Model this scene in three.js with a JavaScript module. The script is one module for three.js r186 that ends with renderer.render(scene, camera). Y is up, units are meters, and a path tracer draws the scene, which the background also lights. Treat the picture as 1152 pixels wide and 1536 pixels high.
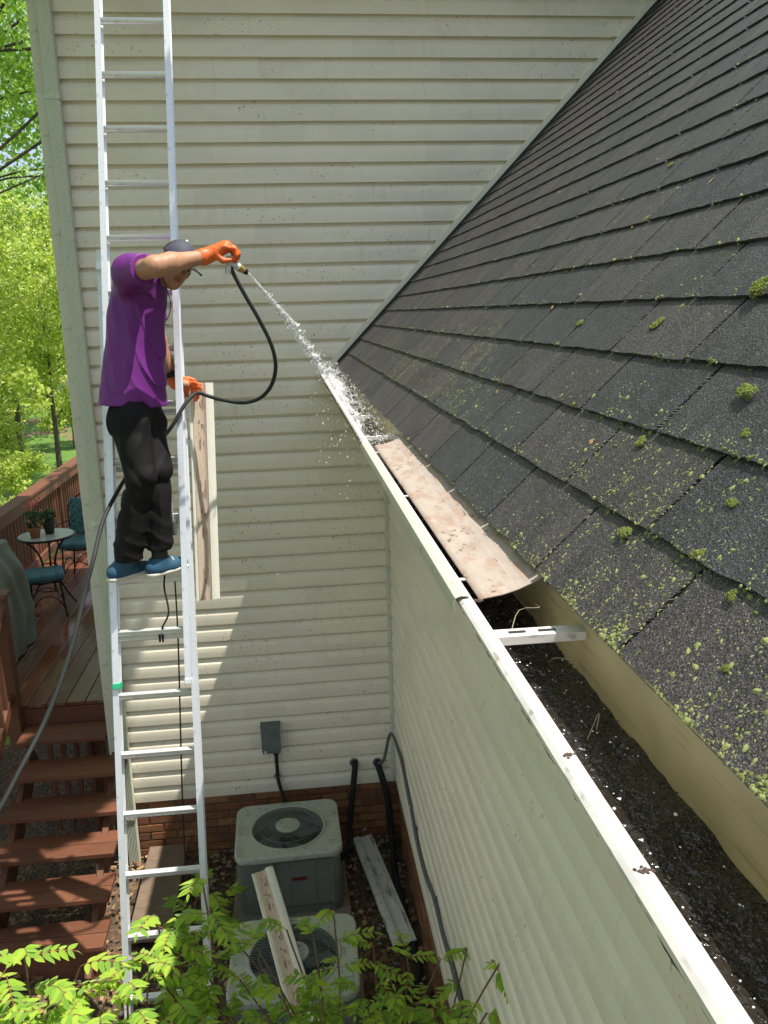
import * as THREE from 'three';
import { mergeGeometries, toCreasedNormals } from 'three/addons/utils/BufferGeometryUtils.js';
import { RoundedBoxGeometry } from 'three/addons/geometries/RoundedBoxGeometry.js';

// ------------------------------------------------------------------ camera, sky, sun, exposure
const CAM = { f: 1277.75, pitch: 0.230768, yaw: 0.107262, roll: -0.0281125, pos: new THREE.Vector3(0, 4.1, 6.0318) };
const scene = new THREE.Scene();
const camera = new THREE.PerspectiveCamera(62.0165, 768 / 1024, 0.05, 400);
const V = (x, y, z) => new THREE.Vector3(x, y, z);
const cp = Math.cos(CAM.pitch), sp = Math.sin(CAM.pitch), cy = Math.cos(CAM.yaw), sy = Math.sin(CAM.yaw);
const FW = V(sy * cp, -sp, -cy * cp), R0 = V(cy, 0, sy), U0 = new THREE.Vector3().crossVectors(R0, FW);
const RT = R0.clone().multiplyScalar(Math.cos(CAM.roll)).addScaledVector(U0, Math.sin(CAM.roll));
const UP = U0.clone().multiplyScalar(Math.cos(CAM.roll)).addScaledVector(R0, -Math.sin(CAM.roll));
camera.position.copy(CAM.pos);
camera.quaternion.setFromRotationMatrix(new THREE.Matrix4().makeBasis(RT, UP, FW.clone().negate()));
camera.updateMatrixWorld(true);

const SUN = V(0.385, 1, 0.123).normalize();
const SKY_GAIN = 0.41;
{
  const w = 512, h = 256, d = new Float32Array(w * h * 4);
  for (let j = 0; j < h; j++) for (let i = 0; i < w; i++) {
    const th = (0.5 - (j + 0.5) / h) * Math.PI, ph = (i + 0.5) / w * Math.PI * 2;
    const e = -th;                                   // row 0 is the bottom of a DataTexture
    const el = Math.max(0, e), t = Math.pow(Math.sin(el), 0.55);
    let r = 1.08 + (0.62 - 1.08) * t, g = 1.38 + (0.80 - 1.38) * t, b = 1.80 + (1.16 - 1.80) * t;
    const x = Math.cos(e) * Math.cos(ph), z = Math.cos(e) * Math.sin(ph), y = Math.sin(el) + 0.12;
    const u = x / y, v = z / y;
    let c = 0, a = 1, f = 0.55;
    for (let o = 0; o < 5; o++) { c += a * Math.sin(u * f * 1.7 + o * 2.1 + Math.sin(v * f * 1.3 + o)) * Math.cos(v * f * 1.9 + o * 1.3 + Math.sin(u * f)); a *= 0.55; f *= 1.93; }
    const cl = Math.min(1, Math.max(0, (c + 0.25) / 1.0));
    r += (2.0 - r) * cl * 0.85; g += (2.0 - g) * cl * 0.85; b += (1.98 - b) * cl * 0.85;
    if (e < 0) { r = 0.35; g = 0.4; b = 0.3; }
    const k = (j * w + i) * 4; d[k] = r * SKY_GAIN; d[k + 1] = g * SKY_GAIN; d[k + 2] = b * SKY_GAIN; d[k + 3] = 1;
  }
  const sky = new THREE.DataTexture(d, w, h, THREE.RGBAFormat, THREE.FloatType);
  sky.mapping = THREE.EquirectangularReflectionMapping; sky.magFilter = THREE.LinearFilter; sky.minFilter = THREE.LinearFilter;
  sky.needsUpdate = true; scene.background = sky; scene.environment = sky;
}
const sun = new THREE.DirectionalLight(new THREE.Color(1, 0.955, 0.86), 4.6);
sun.position.copy(SUN).multiplyScalar(40); sun.castShadow = true;
sun.shadow.mapSize.set(4096, 4096);
Object.assign(sun.shadow.camera, { left: -18, right: 18, top: 18, bottom: -18, near: 1, far: 90 });
scene.add(sun); scene.add(sun.target);
const renderer = new THREE.WebGLRenderer({ antialias: true });
renderer.toneMapping = THREE.LinearToneMapping;
renderer.toneMappingExposure = 1.6;
renderer.shadowMap.enabled = true;

// ------------------------------------------------------------------ helpers
let seed = 7;
function rnd() { seed |= 0; seed = seed + 0x6D2B79F5 | 0; let t = Math.imul(seed ^ seed >>> 15, 1 | seed); t = t + Math.imul(t ^ t >>> 7, 61 | t) ^ t; return ((t ^ t >>> 14) >>> 0) / 4294967296; }
const rr = (a, b) => a + (b - a) * rnd();
const pick = a => a[Math.floor(rnd() * a.length)];
const clamp = (x, a = 0, b = 1) => Math.min(b, Math.max(a, x));
const lerp = (a, b, t) => a + (b - a) * t;
const sstep = (a, b, x) => { const t = clamp((x - a) / (b - a)); return t * t * (3 - 2 * t); };
// a pixel of the 1152 x 1536 photograph gives a direction; the plane it meets gives the distance
const dirOf = (px, py) => FW.clone().addScaledVector(RT, (px - 576) / CAM.f).addScaledVector(UP, (768 - py) / CAM.f);
const atZ = (px, py, z) => { const d = dirOf(px, py); return CAM.pos.clone().addScaledVector(d, (z - CAM.pos.z) / d.z); };
const atY = (px, py, y) => { const d = dirOf(px, py); return CAM.pos.clone().addScaledVector(d, (y - CAM.pos.y) / d.y); };
const atX = (px, py, x) => { const d = dirOf(px, py); return CAM.pos.clone().addScaledVector(d, (x - CAM.pos.x) / d.x); };

function hash(i, j, s = 0) { let h = Math.imul(i, 374761393) + Math.imul(j, 668265263) + Math.imul(s, 1274126177) | 0; h = Math.imul(h ^ h >>> 13, 1274126177); return ((h ^ h >>> 16) >>> 0) / 4294967296; }
function vnoise(x, y, s = 0, per = 0) {
  const i = Math.floor(x), j = Math.floor(y), u = x - i, v = y - j, a = u * u * (3 - 2 * u), b = v * v * (3 - 2 * v);
  const m = k => per ? ((k % per) + per) % per : k;
  return lerp(lerp(hash(m(i), m(j), s), hash(m(i + 1), m(j), s), a), lerp(hash(m(i), m(j + 1), s), hash(m(i + 1), m(j + 1), s), a), b);
}
function fbm(x, y, s = 0, oct = 4, per = 0) { let v = 0, a = 0.5, t = 0; for (let o = 0; o < oct; o++) { v += a * vnoise(x, y, s + o, per); t += a; a *= 0.5; x *= 2; y *= 2; per *= 2; } return v / t; }
function hash3(i, j, k) { return hash(i + k * 57, j - k * 131, k); }
function noise3(x, y, z) {
  const i = Math.floor(x), j = Math.floor(y), k = Math.floor(z); let u = x - i, v = y - j, w = z - k;
  u = u * u * (3 - 2 * u); v = v * v * (3 - 2 * v); w = w * w * (3 - 2 * w);
  const L = (a, b, t) => a + (b - a) * t;
  return L(L(L(hash3(i, j, k), hash3(i + 1, j, k), u), L(hash3(i, j + 1, k), hash3(i + 1, j + 1, k), u), v),
    L(L(hash3(i, j, k + 1), hash3(i + 1, j, k + 1), u), L(hash3(i, j + 1, k + 1), hash3(i + 1, j + 1, k + 1), u), v), w) * 2 - 1;
}
// colour texture: fn(u, v) -> [r, g, b] linear 0..1
const toS = c => Math.round(255 * (c <= 0.0031308 ? 12.92 * c : 1.055 * Math.pow(clamp(c), 1 / 2.4) - 0.055));
function tex(w, h, fn, size = [1, 1], colour = true) {
  const d = new Uint8Array(w * h * 4);
  for (let j = 0; j < h; j++) for (let i = 0; i < w; i++) {
    const c = fn(i / w, j / h), k = (j * w + i) * 4;
    if (colour) { d[k] = toS(c[0]); d[k + 1] = toS(c[1]); d[k + 2] = toS(c[2]); } else { const q = Math.round(255 * clamp(c)); d[k] = d[k + 1] = d[k + 2] = q; }
    d[k + 3] = 255;
  }
  const t = new THREE.DataTexture(d, w, h); t.wrapS = t.wrapT = THREE.RepeatWrapping; t.magFilter = THREE.LinearFilter; t.minFilter = THREE.LinearMipmapLinearFilter; t.generateMipmaps = true;
  if (colour) t.colorSpace = THREE.SRGBColorSpace;
  t.repeat.set(1 / size[0], 1 / size[1]); t.needsUpdate = true; return t;
}
const lin = (r, g, b) => new THREE.Color().setRGB(r, g, b);
const M = (o) => { const { physical, ...p } = o; return physical || p.transmission || p.clearcoat || p.sheen ? new THREE.MeshPhysicalMaterial(p) : new THREE.MeshStandardMaterial(p); };

const used = new Map();
function numbered(n) { const k = used.get(n) || 0; used.set(n, k + 1); return k ? n + '_' + String(k).padStart(3, '0') : n; }
function shade(o) { o.castShadow = true; o.receiveShadow = true; return o; }
function mesh(name, geo, mat, parent) { if (Array.isArray(geo)) geo = merge(geo); const m = shade(new THREE.Mesh(geo, mat)); m.name = parent ? name : numbered(name); (parent || scene).add(m); return m; }
function merge(list) {
  const a = list.map(g => { let q = g.index ? g.toNonIndexed() : g.clone(); for (const k of Object.keys(q.attributes)) if (!['position', 'normal', 'uv', 'color'].includes(k)) q.deleteAttribute(k); if (!q.attributes.uv) q.setAttribute('uv', new THREE.BufferAttribute(new Float32Array(q.attributes.position.count * 2), 2)); q.morphAttributes = {}; return q; });
  const anyC = a.some(q => q.attributes.color);
  if (anyC) for (const q of a) if (!q.attributes.color) q.setAttribute('color', new THREE.BufferAttribute(new Float32Array(q.attributes.position.count * 3).fill(1), 3));
  return mergeGeometries(a);
}
function thing(name, label, category, group, pos = [0, 0, 0], turn = 0) { const o = new THREE.Group(); o.name = numbered(name); o.userData = { label, category }; if (group) o.userData.group = group; o.position.set(...pos); o.rotation.y = turn; scene.add(o); return o; }
function tag(o, label, category, group) { Object.assign(o.userData, { label, category }); if (group) o.userData.group = group; return o; }
const structure = o => { o.userData.kind = 'structure'; return o; };
const stuff = o => { o.userData.kind = 'stuff'; return o; };
// uv in metres by the dominant axis of each face (geometry must be non-indexed)
function boxUV(g, ox = 0, oy = 0, alongX = false) {
  g = g.index ? g.toNonIndexed() : g; const p = g.attributes.position, uv = new Float32Array(p.count * 2);
  for (let i = 0; i < p.count; i += 3) {
    const a = V().fromBufferAttribute(p, i), b = V().fromBufferAttribute(p, i + 1), c = V().fromBufferAttribute(p, i + 2);
    const n = b.clone().sub(a).cross(c.clone().sub(a)), ax = Math.abs(n.x), ay = Math.abs(n.y), az = Math.abs(n.z);
    [a, b, c].forEach((q, k) => { const w = ax >= ay && ax >= az ? [q.z, q.y] : ay >= az ? [q.x, q.z] : [q.x, q.y]; uv[(i + k) * 2] = w[alongX ? 1 : 0] + ox; uv[(i + k) * 2 + 1] = w[alongX ? 0 : 1] + oy; });
  }
  g.setAttribute('uv', new THREE.BufferAttribute(uv, 2)); return g;
}
const box = (w, h, d, x = 0, y = 0, z = 0) => boxUV(new THREE.BoxGeometry(w, h, d).translate(x, y, z));
const rbox = (w, h, d, r, x = 0, y = 0, z = 0, seg = 1) => boxUV(new RoundedBoxGeometry(w, h, d, seg, r).translate(x, y, z));
const box2 = (x0, x1, y0, y1, z0, z1) => box(x1 - x0, y1 - y0, z1 - z0, (x0 + x1) / 2, (y0 + y1) / 2, (z0 + z1) / 2);
function tube(pts, r, seg = 40, rad = 8, closed = false) { return new THREE.TubeGeometry(new THREE.CatmullRomCurve3(pts, closed, 'centripetal'), seg, r, rad, closed); }
function rod(a, b, r, rad = 8, r2 = r) { const d = b.clone().sub(a), L = d.length(); const g = new THREE.CylinderGeometry(r2, r, L, rad); g.translate(0, L / 2, 0); g.applyQuaternion(new THREE.Quaternion().setFromUnitVectors(V(0, 1, 0), d.normalize())); return g.translate(a.x, a.y, a.z); }
function bar(a, b, w, t, upHint = V(0, 1, 0), bevel = 0) {   // box along a->b, w across, t thick in the plane of upHint
  const d = b.clone().sub(a), L = d.length(); d.normalize(); const s = new THREE.Vector3().crossVectors(d, upHint).normalize(), n = new THREE.Vector3().crossVectors(s, d);
  const g = bevel ? boxUV(new RoundedBoxGeometry(w, L, t, 1, bevel)) : boxUV(new THREE.BoxGeometry(w, L, t));
  g.applyMatrix4(new THREE.Matrix4().makeBasis(s, d, n).setPosition(a.clone().add(b).multiplyScalar(0.5)));
  return g;
}
// sweep a 2-D open profile (thickness t) along an axis; frame gives origin and the three directions
function ribbon(pts, t, L, frame, steps = 1) {
  const n = pts.length, nor = pts.map((p, i) => { const a = pts[Math.max(0, i - 1)], b = pts[Math.min(n - 1, i + 1)]; const dx = b[0] - a[0], dy = b[1] - a[1], l = Math.hypot(dx, dy) || 1; return [-dy / l, dx / l]; });
  const loop = [...pts, ...pts.map((p, i) => [p[0] - nor[i][0] * t, p[1] - nor[i][1] * t]).reverse()];
  return sweep(loop, L, frame, steps, true);
}
function sweep(loop, L, [o, ex, ey, ez], steps = 1, uvLen = false) {
  const pos = [], uv = [], n = loop.length; const P = (q, s) => o.clone().addScaledVector(ex, q[0]).addScaledVector(ey, q[1]).addScaledVector(ez, s * L);
  let acc = [0]; for (let i = 0; i < n; i++) { const a = loop[i], b = loop[(i + 1) % n]; acc.push(acc[i] + Math.hypot(b[0] - a[0], b[1] - a[1])); }
  const put = (p, u) => { pos.push(p.x, p.y, p.z); uv.push(u[0], u[1]); };
  for (let i = 0; i < n; i++) for (let s = 0; s < steps; s++) {
    const a = loop[i], b = loop[(i + 1) % n], s0 = s / steps, s1 = (s + 1) / steps;
    const A = P(a, s0), B = P(b, s0), Cc = P(b, s1), D = P(a, s1);
    const ua = [s0 * L, acc[i]], ub = [s0 * L, acc[i + 1]], uc = [s1 * L, acc[i + 1]], ud = [s1 * L, acc[i]];
    put(A, ua); put(B, ub); put(Cc, uc); put(A, ua); put(Cc, uc); put(D, ud);
  }
  const sh = THREE.ShapeUtils.triangulateShape(loop.map(q => new THREE.Vector2(...q)), []);
  for (const s of [0, 1]) for (const [a, b, c] of sh) for (const k of s ? [a, b, c] : [c, b, a]) put(P(loop[k], s), loop[k]);
  const g = new THREE.BufferGeometry(); g.setAttribute('position', new THREE.Float32BufferAttribute(pos, 3)); g.setAttribute('uv', new THREE.Float32BufferAttribute(uv, 2));
  g.computeVertexNormals(); return g;
}
function smoothBy(g, deg = 40) { return toCreasedNormals(g, deg * Math.PI / 180); }

// ------------------------------------------------------------------ materials
const grainTex = (base, streak, w = 256) => tex(w, w, (u, v) => { const n = fbm(u * 6, v * 90, 3, 3) * 0.6 + fbm(u * 16, v * 16, 9, 4, 16) * 0.4; const k = 0.75 + 0.5 * n; return [base[0] * k, base[1] * k, base[2] * (k * streak + 1 - streak)]; });
const sidingTex = tex(1024, 512, (u, v) => {
  let k = 0.985 + 0.05 * (fbm(u * 24, v * 12, 1, 4) - 0.5) + 0.02 * (hash(Math.floor(u * 1024), Math.floor(v * 512)) - 0.5);
  const run = fbm(u * 90, v * 5, 21, 3); k -= 0.07 * sstep(0.56, 0.8, run) * sstep(0.45, 0.75, fbm(u * 7, v * 5, 31, 3)); k -= 0.07 * sstep(0.5, 0.75, fbm(u * 4, v * 4, 91, 4));          // faint rain runs
  const sp_ = fbm(u * 180, v * 90, 41, 2), zone = fbm(u * 5, v * 5, 51, 2);
  const s = sstep(0.79, 0.86, sp_) * sstep(0.45, 0.65, zone) * 0.55; k *= 1 - s;
  return [0.825 * k, 0.757 * k, 0.635 * k * (1 - 0.04 * run)];
}, [2.6, 1.3]);
const sidingBump = tex(512, 512, (u, v) => 0.5 + 0.5 * (fbm(u * 6, v * 120, 5, 3, 6) - 0.5), [0.5, 0.25], false);
const mSiding = M({ map: sidingTex, roughness: 0.52, bumpMap: sidingBump, bumpScale: 0.0006 });
const trimTex = tex(256, 256, (u, v) => { const k = 0.96 + 0.09 * (fbm(u * 8, v * 8, 2, 4, 8) - 0.5) - 0.25 * sstep(0.72, 0.85, fbm(u * 30, v * 30, 6, 2, 30)); return [0.63 * k, 0.62 * k, 0.52 * k]; }, [0.6, 0.6]);
const mTrim = M({ map: trimTex, roughness: 0.5 });
const mSpout = M({ map: trimTex, color: lin(0.92, 1.0, 0.95), roughness: 0.45 });
const brickTex = i => tex(128, 64, (u, v) => { const n = fbm(u * 9, v * 5, 11 * i, 4), st = 0.5 + 0.5 * Math.sin(u * 150 + 4 * fbm(u * 6, v * 3, i)); const k = 0.6 + 0.75 * n - 0.16 * st; const c = [[0.34, 0.145, 0.06], [0.28, 0.11, 0.055], [0.38, 0.19, 0.085], [0.22, 0.10, 0.055]][i]; return c.map(q => q * k); }, [0.2, 0.06]);
const brickBump = tex(128, 64, (u, v) => 0.5 + 0.3 * Math.sin(u * 150) + 0.3 * (fbm(u * 16, v * 10, 5) - 0.5), [0.2, 0.06], false);
const mBrick = [0, 1, 2, 3].map(i => M({ map: brickTex(i), roughness: 0.92, bumpMap: brickBump, bumpScale: 0.004 }));
const mMortar = M({ map: tex(128, 128, (u, v) => { const k = 0.7 + 0.6 * fbm(u * 20, v * 20, 8, 3, 20); return [0.23 * k, 0.19 * k, 0.15 * k]; }, [0.3, 0.3]), roughness: 0.95 });
const granTex = i => tex(512, 512, (u, v) => {
  const g = hash(Math.floor(u * 400), Math.floor(v * 400), i), g2 = hash(Math.floor(u * 190), Math.floor(v * 190), i + 9);
  const c = fbm(u * 7, v * 5, 60 + i, 4), st = fbm(u * 30, v * 3, 80 + i, 3);
  let k = 0.35 + 1.1 * g * g * g + 0.5 * g2 * g2 + 0.6 * (c - 0.5) + 0.3 * (st - 0.5);
  if (g > 0.955) k += 2.6; if (g2 < 0.10) k *= 0.45;
  const b = [[0.052, 0.050, 0.054], [0.060, 0.055, 0.055], [0.046, 0.046, 0.050], [0.066, 0.060, 0.060], [0.055, 0.051, 0.049]][i];
  return b.map(q => q * Math.max(0.15, k));
}, [0.36, 0.36]);
const granBump = tex(512, 512, (u, v) => 0.55 * hash(Math.floor(u * 256), Math.floor(v * 256), 3) + 0.45 * vnoise(u * 128, v * 128, 5, 128), [0.30, 0.30], false);
const mShingle = [0, 1, 2, 3, 4].map(i => M({ map: granTex(i), roughness: 0.5, bumpMap: granBump, bumpScale: 0.0014 }));
const mFlash = M({ color: lin(0.02, 0.02, 0.021), roughness: 0.7 });
const mGutWhite = M({ map: tex(512, 256, (u, v) => { const d = fbm(u * 30, v * 12, 3, 4), s = 0.7 * sstep(0.66, 0.80, fbm(u * 90, v * 40, 9, 3)); const k = 1 - 0.15 * sstep(0.5, 0.8, d); return [0.70 * k - 0.34 * s, 0.665 * k - 0.36 * s, 0.63 * k - 0.37 * s].map(q => Math.max(0.1, q)); }, [1.5, 0.3]), roughness: 0.5 });
const mGutBack = M({ map: tex(512, 256, (u, v) => { const a = fbm(u * 14, v * 6, 4, 4), d = 0.5 * sstep(0.62, 0.82, fbm(u * 9, v * 70, 8, 3)); const k = 0.75 + 0.5 * a; return [0.31 * k * (1 - 0.6 * d), 0.27 * k * (1 - 0.62 * d), 0.14 * k * (1 - 0.6 * d)]; }, [1.2, 0.3]), roughness: 0.5 });
const sludgeBump = tex(512, 512, (u, v) => 0.6 * fbm(u * 34, v * 34, 5, 4, 34) + 0.4 * sstep(0.6, 0.75, fbm(u * 70, v * 70, 9, 2, 70)), [0.25, 0.25], false);
const mSludge = M({ map: tex(512, 512, (u, v) => { const a = fbm(u * 26, v * 26, 14, 4, 26), b = fbm(u * 6, v * 6, 18, 3, 6); const k = 0.4 + 1.1 * a * b * 2; return [0.020 * k, 0.0165 * k, 0.0135 * k]; }, [0.4, 0.4]), roughness: 0.15, bumpMap: sludgeBump, bumpScale: 0.006 });
const dustTex = tex(512, 256, (u, v) => {     // dust and pollen dried on the covers, v runs across the cover
  const n = fbm(u * 18, v * 7, 4, 4), g = hash(Math.floor(u * 512), Math.floor(v * 256), 4), st = fbm(u * 5, v * 26, 14, 3);
  const sp_ = sstep(0.74, 0.82, fbm(u * 60, v * 22, 6, 2)) * sstep(0.4, 0.6, fbm(u * 6, v * 4, 61, 2)); const k = 0.78 + 0.3 * n + 0.1 * (g - 0.5) + 0.16 * (st - 0.5);
  const br = sstep(0.5, 0.75, fbm(u * 14, v * 9, 71, 4)) * 0.22; return [0.40 * k * (1 - 0.6 * sp_) * (1 - 0.4 * br), 0.33 * k * (1 - 0.66 * sp_) * (1 - br), 0.28 * k * (1 - 0.68 * sp_) * (1 - 1.3 * br)];
}, [0.7, 0.16]);
const mDust = M({ map: dustTex, roughness: 0.8 });
const dirtStrip = tex(256, 128, (u, v) => { const a = fbm(u * 22, v * 7, 3, 3), b = sstep(0.52, 0.72, fbm(u * 9, v * 5, 7, 4)) * sstep(0.2, 0.5, v) * (1 - sstep(0.6, 0.95, v)); const k = 0.85 + 0.25 * a; return [0.58 * k * (1 - 0.8 * b), 0.45 * k * (1 - 0.85 * b), 0.35 * k * (1 - 0.86 * b)]; }, [0.5, 0.075]);
const mDirtStrip = M({ map: dirtStrip, roughness: 0.75 });
const mCoverWhite = M({ map: tex(256, 256, (u, v) => { const k = 0.94 + 0.12 * (fbm(u * 9, v * 9, 2, 4, 9) - 0.5); return [0.82 * k, 0.80 * k, 0.70 * k]; }, [0.5, 0.2]), roughness: 0.45 });
const mCoverGrey = M({ map: tex(512, 256, (u, v) => { const a = sstep(0.5, 0.8, fbm(u * 7, v * 5, 12, 4)), s = sstep(0.7, 0.8, fbm(u * 40, v * 20, 16, 2)); const k = 1 - 0.55 * a - 0.3 * s; return [0.66 * k, 0.66 * k, 0.62 * k]; }, [0.9, 0.2]), roughness: 0.55 });
const aluTex = tex(256, 256, (u, v) => { const k = 0.94 + 0.12 * (fbm(u * 60, v * 4, 5, 3) - 0.5) - 0.2 * sstep(0.72, 0.85, fbm(u * 20, v * 20, 17, 3, 20)); return [0.83 * k, 0.84 * k, 0.87 * k]; }, [0.3, 0.3]);
const mAlu = M({ map: aluTex, metalness: 0.55, roughness: 0.38 });
const mAluWorn = M({ map: aluTex, color: lin(0.9, 0.9, 0.9), metalness: 0.6, roughness: 0.45 });
const mDarkMetal = M({ color: lin(0.05, 0.05, 0.052), metalness: 0.4, roughness: 0.5 });
const mRope = M({ color: lin(0.012, 0.012, 0.013), roughness: 0.9 });
const mHose = M({ color: lin(0.016, 0.019, 0.018), roughness: 0.7 });
const mBrass = M({ color: lin(0.55, 0.38, 0.14), metalness: 0.8, roughness: 0.35 });
const mPlasticGrey = M({ color: lin(0.6, 0.6, 0.6), roughness: 0.35 });
const mGreenTag = M({ color: lin(0.02, 0.42, 0.22), roughness: 0.5 });
const deckTex = tex(512, 512, (u, v) => { const g = fbm(u * 70, v * 4, 3, 3), m = fbm(u * 5, v * 8, 9, 4); const k = 0.7 + 0.6 * g * m * 1.6; const w = sstep(0.52, 0.7, fbm(u * 6, v * 6, 19, 4)); return [lerp(0.16, 0.20, w) * k, lerp(0.055, 0.13, w) * k, lerp(0.026, 0.075, w) * k]; }, [0.8, 2.4]);
const mDeck = [0, 1, 2].map(i => M({ map: deckTex, color: lin(1 - 0.12 * i, 1 - 0.1 * i, 1 - 0.1 * i), roughness: 0.16 + 0.1 * i }));
const redTex = tex(512, 512, (u, v) => { const g = fbm(u * 8, v * 80, 3, 3), m = fbm(u * 9, v * 9, 7, 4); const k = 0.72 + 0.55 * (0.6 * g + 0.4 * m); const s = sstep(0.74, 0.84, fbm(u * 40, v * 40, 23, 2)); return [0.15 * k, 0.054 * k * (1 + 0.25 * s), 0.026 * k * (1 + 0.4 * s)]; }, [0.9, 0.9]);
const mRed = [1, 0.86, 1.1].map(k => M({ map: redTex, color: lin(k, k, k), roughness: 0.62 }));
const mPlank = M({ map: tex(256, 256, (u, v) => { const k = 0.7 + 0.7 * fbm(u * 9, v * 60, 4, 4); return [0.16 * k, 0.115 * k, 0.08 * k]; }, [0.5, 0.5]), roughness: 0.9 });
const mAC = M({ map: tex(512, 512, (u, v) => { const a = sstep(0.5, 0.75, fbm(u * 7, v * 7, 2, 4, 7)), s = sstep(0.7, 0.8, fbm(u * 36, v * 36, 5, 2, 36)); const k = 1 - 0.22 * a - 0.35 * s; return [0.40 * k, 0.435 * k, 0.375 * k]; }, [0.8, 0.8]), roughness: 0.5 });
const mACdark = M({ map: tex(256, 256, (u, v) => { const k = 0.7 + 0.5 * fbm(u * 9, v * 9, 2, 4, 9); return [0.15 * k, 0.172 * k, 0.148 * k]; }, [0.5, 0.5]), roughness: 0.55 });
const mGuard = M({ color: lin(0.16, 0.185, 0.185), metalness: 0.3, roughness: 0.5 });
const mInside = M({ color: lin(0.035, 0.04, 0.04), roughness: 0.8 });
const mBlackFoam = M({ color: lin(0.014, 0.014, 0.015), roughness: 0.85 });
const mElecGrey = M({ map: tex(128, 128, (u, v) => { const k = 0.8 + 0.4 * fbm(u * 8, v * 8, 4, 4, 8); return [0.14 * k, 0.165 * k, 0.17 * k]; }, [0.3, 0.3]), roughness: 0.55, metalness: 0.2 });
const mCable = M({ color: lin(0.10, 0.11, 0.12), roughness: 0.5 });
const soilTex = tex(512, 512, (u, v) => { const a = fbm(u * 12, v * 12, 3, 5, 12), h = hash(Math.floor(u * 170), Math.floor(v * 170), 2), l = sstep(0.6, 0.72, fbm(u * 60, v * 60, 9, 2, 60)); const k = 0.5 + 0.6 * a + 0.3 * h; return [lerp(0.10, 0.22, l) * k, lerp(0.068, 0.13, l) * k, lerp(0.042, 0.07, l) * k]; }, [1.3, 1.3]);
const mSoil = M({ map: soilTex, roughness: 0.95, bumpMap: tex(256, 256, (u, v) => fbm(u * 40, v * 40, 4, 4, 40), [0.6, 0.6], false), bumpScale: 0.03 });
const mLawn = M({ map: tex(1024, 1024, (u, v) => { const a = fbm(u * 14, v * 14, 5, 5, 14), b = sstep(0.50, 0.64, fbm(u * 9, v * 9, 15, 4, 9)), h = hash(Math.floor(u * 900), Math.floor(v * 900), 7); const k = 0.6 + 0.5 * a + 0.3 * h; return [lerp(0.10, 0.20, b) * k, lerp(0.19, 0.13, b) * k, lerp(0.025, 0.075, b) * k]; }, [14, 14]), roughness: 0.95, bumpMap: tex(512, 512, (u, v) => fbm(u * 120, v * 120, 4, 3, 120), [5, 5], false), bumpScale: 0.05 });
const leafMat = (r, g, b, t = 0.4, rough = 0.6) => M({ color: lin(r, g, b), roughness: rough, transmission: t, thickness: 0, side: THREE.DoubleSide });

// ------------------------------------------------------------------ ground
{
  const N = 90, g = new THREE.PlaneGeometry(160, 160, N, N).rotateX(-Math.PI / 2).toNonIndexed();
  const p = g.attributes.position, uv = g.attributes.uv;
  for (let i = 0; i < p.count; i++) {
    const x = p.getX(i), z = p.getZ(i) - 40; p.setZ(i, z);
    const far = sstep(6, 40, -z) + sstep(6, 40, -x) * 0.5;
    p.setY(i, -0.05 - 0.55 * sstep(3, 10, -x - 0.4 * z) * (1 - sstep(18, 60, -z)) + 0.9 * far * (fbm(x * 0.06 + 9, z * 0.06, 3, 3) - 0.4) + 4.0 * sstep(26, 80, -z));
    uv.setXY(i, x, z);
  }
  g.computeVertexNormals(); structure(mesh('lawn', g, mLawn));
  const s = new THREE.PlaneGeometry(7.4, 11, 74, 110).rotateX(-Math.PI / 2).toNonIndexed(), q = s.attributes.position, suv = s.attributes.uv;
  for (let i = 0; i < q.count; i++) { const x = q.getX(i) - 0.9, z = q.getZ(i) + 3.4; q.setX(i, x); q.setZ(i, z); const left = sstep(0.9, 2.4, -x) * sstep(0.3, 1.2, z); q.setY(i, 0.0 + 0.03 * (fbm(x * 3, z * 3, 4, 3) - 0.5) + 0.10 * left); suv.setXY(i, x, z); }
  s.computeVertexNormals(); structure(mesh('soil_bed', s, mSoil));
}

// ------------------------------------------------------------------ siding profile (dutch lap) and the main house
const EXP = 0.127, SID0 = 0.4995;
const lapProfile = [[0.0035, 0.002], [0.001, 0.012], [0, 0.0195], [0.0012, 0.0208], [0.030, 0.0211], [0.072, 0.0208], [0.0755, 0.0200], [0.085, 0.0146], [0.096, 0.0082], [0.104, 0.0030], [0.108, -0.0020], [0.1105, -0.0110], [0.132, -0.0110], [0.132, -0.016], [0.0035, -0.016]];
function sidingCourse(L, frame, jitter, sag = 0) {
  const loop = lapProfile.map(([a, b]) => [b + jitter, a]);
  const g = sweep(loop, L, frame, Math.max(2, Math.round(L / 0.35)));
  if (sag) { const p = g.attributes.position; for (let i = 0; i < p.count; i++) { const t = p.getX(i) + p.getZ(i); p.setY(i, p.getY(i) + sag * Math.sin(t * 2.3 + jitter * 900)); } }
  const uv = g.attributes.uv; const o = rr(0, 9), o2 = rr(0, 9); for (let i = 0; i < uv.count; i++) uv.setXY(i, uv.getX(i) + o, uv.getY(i) + o2);
  return smoothBy(g, 28);
}
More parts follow.
